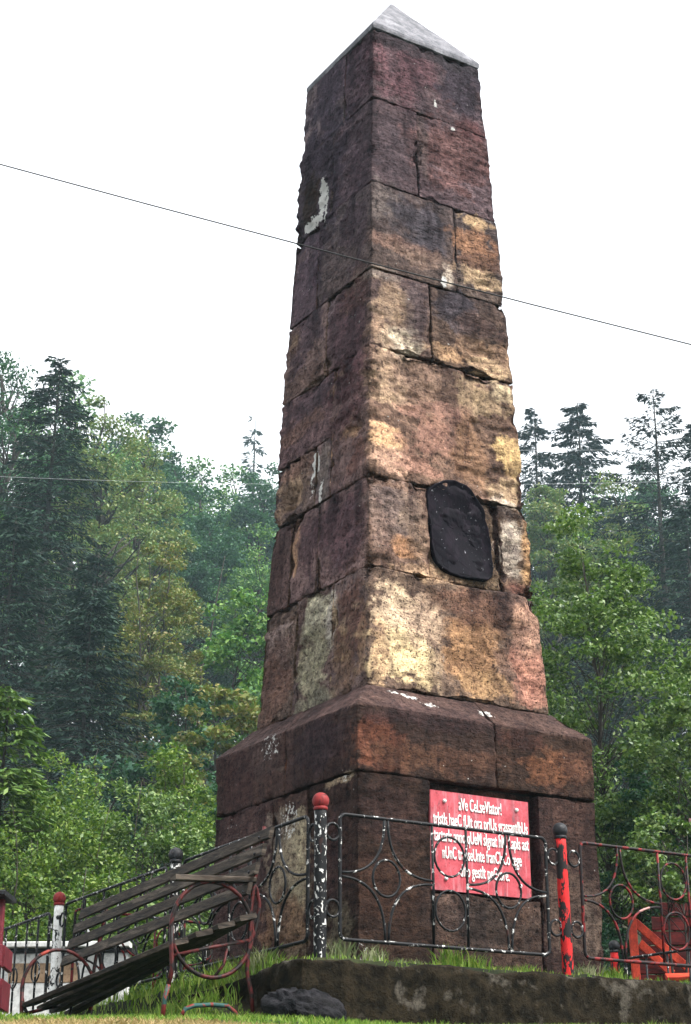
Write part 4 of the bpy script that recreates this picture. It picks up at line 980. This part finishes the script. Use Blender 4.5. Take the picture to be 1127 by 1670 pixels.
BL('beech_tree', (-0.67, 40, 14.4, 1.6), 'green tree directly behind the shaft', 'leaf_mid', 35, 1.4, leaf=.16, nclump=70, k=90, cb=.08)
# bushes on the left
bush = dict(bark='bark', cb=.02, stems=4, trunk=.025, cat='shrub', flat=.8)
SP('young_spruce', (-4.33, 21, 5.72, .75), 'light green young spruce at the lower left edge', 'needle_young', 40, 1.2, whorl=26, per=8, spray=46, need=.17, cat='shrub', droop=.3)
BL('hazel_bush', (-4.73, 27, 6.2, .9), 'tall green bush behind the young spruce', 'leaf_bush', 41, 1.3, leaf=.075, nclump=100, k=140, **bush)
BL('hazel_bush', (-2.35, 24, 5.71, .85), 'tall leafy bush with pale glinting leaves left of the plinth', 'leaf_bush', 42, 1.2, leaf=.066, nclump=100, k=140, **bush)
BL('hazel_bush', (-1.81, 26, 5.84, .75), 'leafy bush tucked against the left corner of the plinth', 'leaf_dark', 43, 1.3, leaf=.066, nclump=100, k=140, **bush)
BL('hazel_bush', (-2.75, 22, 4.9, .8), 'bright green bush behind the middle of the bench', 'leaf_near', 44, 1.15, leaf=.062, nclump=110, k=150, **bush)
BL('hazel_bush', (-3.45, 21, 4.4, .75), 'green bush above the white fence post', 'leaf_bush', 45, 1.2, leaf=.06, nclump=100, k=150, **bush)
BL('hazel_bush', (-3.6, 19, 3.6, .62), 'low green bush behind the left picket fence', 'leaf_bush', 46, 1.25, leaf=.056, nclump=90, k=150, **bush)
BL('hazel_bush', (-2.45, 17.6, 2.95, .55), 'low bush right behind the bench back, nearer its lower end', 'leaf_bush', 47, 1.25, leaf=.052, nclump=80, k=150, **bush)
BL('hazel_bush', (-1.53, 18, 3.25, .55), 'low dark bush behind the upper end of the bench', 'leaf_near', 48, 1.3, leaf=.052, nclump=80, k=150, **bush)
BL('hazel_bush', (-5.3, 23, 4.6, .8), 'green bush cut by the left edge of the picture', 'leaf_bush', 49, 1.3, leaf=.09, nclump=70, k=110, **bush)
# right side, far to near
SP('fir_tree', (11.65, 95, 43.6, 1.9), 'hazy conifer close to the right edge of the shaft on the skyline', 'needle_blue', 50, 2.2, whorl=34, per=8, spray=150, need=.30, sparse=.2)
SP('fir_tree', (13.28, 88, 40.8, 2.4), 'dark blue conifer with a broad pointed top on the right skyline', 'needle_blue', 51, 2.3, whorl=36, per=9, spray=170, need=.31)
SP('fir_tree', (14.05, 70, 33.0, 2.6), 'tall sparse conifer with bare tiered branches on the right', 'needle_blue', 52, 2.1, whorl=24, per=9, spray=190, need=.24, sparse=.25, droop=.22)
SP('fir_tree', (16.42, 72, 32.4, 2.2), 'dark conifer cut by the right edge of the picture', 'needle_blue', 53, 1.9, whorl=32, per=8, spray=140, need=.28, sparse=.15)
SP('spruce_tree', (13.4, 62, 24.5, 2.4), 'dark shaded spruce under the sparse conifer', 'needle_dark', 54, 1.4, whorl=36, per=9, spray=60, need=.28)
SP('spruce_tree', (10.4, 66, 22.0, 2.4), 'dark shaded spruce beside the right edge of the shaft', 'needle_dark', 55, 1.4, whorl=34, per=9, spray=60, need=.28)
BL('beech_tree', (10.24, 80, 33.3, 1.8), 'pale yellowish tree beside the right edge of the shaft', 'leaf_pale', 56, 1.35, leaf=.18, nclump=120, k=130, cb=.2)
BL('beech_tree', (13.05, 76, 31.0, 2.0), 'pale green tree with an orange tinge in front of the conifers', 'leaf_pale', 57, 1.3, leaf=.18, nclump=120, k=130, cb=.2)
BL('beech_tree', (12.2, 84, 32.5, 1.6), 'green tree between the two pale trees on the right', 'leaf_mid', 58, 1.3, leaf=.28, nclump=70, k=110, cb=.2)
BL('plum_tree', (2.97, 18, 7.02, .95), 'slim bright green tree with a dark forked trunk right of the obelisk', 'leaf_near', 60, 1.0, leaf=.056, nclump=170, k=150, cb=.24, trunk=.045, lean=(-.25, .1), cl=.27, flat=.5, limb=.6)
BL('plum_tree', (3.75, 16.8, 5.0, .85), 'dense dark green small tree at the right edge above the shed', 'leaf_near', 61, 1.05, leaf=.055, nclump=130, k=150, cb=.15, trunk=.035, lean=(-.2, 0), limb=.6)
BL('hazel_bush', (2.5, 20, 5.4, .7), 'leafy bush showing beside the right corner of the plinth', 'leaf_near', 62, 1.2, leaf=.058, nclump=110, k=150, cb=.05, stems=3, trunk=.03, cat='shrub')
BL('hazel_bush', (3.15, 17.6, 4.0, .6), 'dark leafy bush behind the red shed', 'leaf_dark', 63, 1.4, leaf=.056, nclump=100, k=150, cb=.03, stems=3, trunk=.03, cat='shrub')
BL('hazel_bush', (2.80, 14.9, 2.95, .36), 'small bush with yellow-spotted leaves in front of the red shed', 'leaf_near', 64, 1.15, leaf=.05, nclump=45, k=80, cb=.58, stems=2, trunk=.02, cat='shrub')
BL('hazel_bush', (2.35, 23, 4.2, .8), 'bush closing the gap behind the right fence', 'leaf_dark', 65, 1.5, leaf=.085, nclump=80, k=120, cb=.0, stems=3, trunk=.03, cat='shrub')
BL('plum_tree', (5.0, 21, 6.4, 1.1), 'green tree just outside the right edge behind the shed', 'leaf_near', 66, 1.1, leaf=.08, nclump=90, k=100, cb=.1, trunk=.04)
BL('beech_tree', (1.63, 24, 8.0, 1.3), 'green tree hidden behind the lower shaft', 'leaf_mid', 67, 1.3, leaf=.11, nclump=80, k=100, cb=.05)

# ------------------------------------------------------------------ grass and weeds
def blades(name, X, Y, h, mat, seed, wid=.006, lean=.5, label=None, zoff=0, parent=None):
    rng = np.random.default_rng(seed); n = len(X); Z = ground_z(X, Y)-.01+zoff; hh = h*rng.uniform(.45, 1.25, n)
    az = rng.uniform(0, 2*math.pi, n); ln = rng.uniform(.1, lean, n)*hh; w = wid*rng.uniform(.6, 1.3, n); wa = rng.uniform(0, 2*math.pi, n)
    B = np.stack([X, Y, Z], 1); W = np.stack([np.cos(wa)*w, np.sin(wa)*w, 0*w], 1); T = np.stack([np.cos(az)*ln, np.sin(az)*ln, hh], 1)
    Mi = np.stack([np.cos(az)*ln*.3, np.sin(az)*ln*.3, hh*.6], 1)
    V = np.stack([B-W*.5, B+W*.5, B+Mi+W*.4, B+T, B+Mi-W*.4], 1).reshape(-1, 3); F = np.arange(5*n).reshape(n, 5)
    o = mk(name, V, F, M[mat]); return tag(o, label, 'grass', kind='stuff')
rng = np.random.default_rng(3)
def scatter(n, x0, x1, y0, y1): return rng.uniform(x0, x1, n), rng.uniform(y0, y1, n)
def st(X, Y): return (X-P0[0])*CT+(Y-P0[1])*ST, -(X-P0[0])*ST+(Y-P0[1])*CT
X, Y = scatter(90000, -3.2, 3.4, 6.9, 12.5); s, t = st(X, Y)
dn = fbm(np.stack([X*1.3, Y*1.3, 0*X], 1), 3, 44)
dry = (np.exp(-(((X+.95)/.95)**2+((Y-7.5)/.45)**2)) > .40+.4*dn)
ok = ~((s > -.33) & (t > -.33)) & ~(dry & (rng.random(len(X)) < .93))
blades('grass', X[ok], Y[ok], .036, 'grass', 1, .007, .8, 'short green grass on the bank in front of the monument')
X2, Y2 = scatter(40000, -2.4, .6, 6.7, 8.7); dn2 = fbm(np.stack([X2*1.3, Y2*1.3, 0*X2], 1), 3, 44)
k2 = np.exp(-(((X2+.95)/.95)**2+((Y2-7.5)/.45)**2)) > .36+.4*dn2
blades('dry_grass', X2[k2], Y2[k2], .04, 'grass_dry', 2, .006, 1.2, 'patch of straw coloured dry grass at the bottom left')
# long grass under the bench
X3, Y3 = scatter(60000, -2.6, .2, 8.8, 13.5); s3, t3 = st(X3, Y3)
k3 = (s3 < -.0) & (s3 > -.8) & (t3 > .35) & (t3 < 3.6) & (rng.random(len(X3)) < np.exp(-np.abs(t3-.9)/1.2)*.40)
blades('long_grass', X3[k3], Y3[k3], .11, 'grass', 5, .009, .6, 'long green grass growing under the bench')
# tufts inside the fence and along the foot of the wall
TU = [(.35, -.02, .13, 'weed', 'pale weedy tuft beside the corner post'), (.20, .12, .20, 'weed', 'tall pale weeds between the corner post and plinth'), (.95, .05, .20, 'grass', 'bright green grass tuft under the middle of the front fence'), (1.12, .05, .14, 'grass', 'smaller grass tuft right of the middle tuft under the front fence'), (1.55, .08, .10, 'grass', 'low grass tuft left of the bright red post'), (2.0, .05, .14, 'weed', 'yellowish tuft right of the bright red post'), (2.25, .05, .13, 'grass', 'grass tuft under the red fence panel'), (.65, .06, .08, 'weed', 'short weeds under the left star of the front fence'),
      (2.2, -.36, .16, 'grass', 'spiky grass tuft at the foot of the wall on the right'), (2.55, -.36, .13, 'grass', 'spiky grass tuft at the foot of the wall near the right edge'), (.55, -.38, .10, 'grass', 'grass tuft at the foot of the wall right of the boulder'), (1.3, -.36, .07, 'grass', 'low grass tuft at the middle of the wall foot'), (-.12, .55, .20, 'weed', 'pale weeds under the left fence by the lichened stone'), (-.1, 1.0, .16, 'grass', 'grass tuft under the left fence')]
for i, (s_, t_, h_, m_, lb) in enumerate(TU):
    n = 110; a = rng.normal(size=(n, 2))*np.array([.055, .03]); q = pt(0, 0, 0)[None, :2]+np.outer(s_+a[:, 0], EX[:2])+np.outer(t_+a[:, 1], EY[:2])
    o = blades('grass_tuft', q[:, 0], q[:, 1], h_*.7, m_, 60+i, .008, .7, lb); o["kind"] = "stuff"
s4, t4 = rng.uniform(-.2, 4.4, 3200), rng.uniform(-.2, .45, 3200); q = pt(0, 0, 0)[None, :2]+np.outer(s4, EX[:2])+np.outer(t4, EY[:2])
blades('ledge_grass', q[:, 0], q[:, 1], .035, 'grass', 70, .006, .9, 'thin grass on top of the retaining wall inside the fence')
s5, t5 = rng.uniform(-.2, .6, 4000), rng.uniform(.2, 4, 4000); q = pt(0, 0, 0)[None, :2]+np.outer(s5, EX[:2])+np.outer(t5, EY[:2])
blades('ledge_grass', q[:, 0], q[:, 1], .06, 'grass', 71, .006, .9, 'thin grass inside the left fence beside the plinth')

# ------------------------------------------------------------------ mist
HZ = bpy.data.materials.new('mist'); HZ.use_nodes = True; HZ.node_tree.nodes.clear()
ho = HZ.node_tree.nodes.new('ShaderNodeOutputMaterial'); hv = HZ.node_tree.nodes.new('ShaderNodeVolumePrincipled')
hv.inputs['Color'].default_value = (.66, .90, 1.0, 1); hv.inputs['Density'].default_value = .0005; hv.inputs['Anisotropy'].default_value = .2
HZ.node_tree.links.new(hv.outputs[0], ho.inputs['Volume'])
x0, x1, y0, y1, z0, z1 = -560, 560, -480, 820, -12, 92
V = [(x, y, z) for x in (x0, x1) for y in (y0, y1) for z in (z0, z1)]
tag(mk('haze', V, [(0, 1, 3, 2), (4, 6, 7, 5), (0, 4, 5, 1), (2, 3, 7, 6), (0, 2, 6, 4), (1, 5, 7, 3)], HZ), kind='stuff')
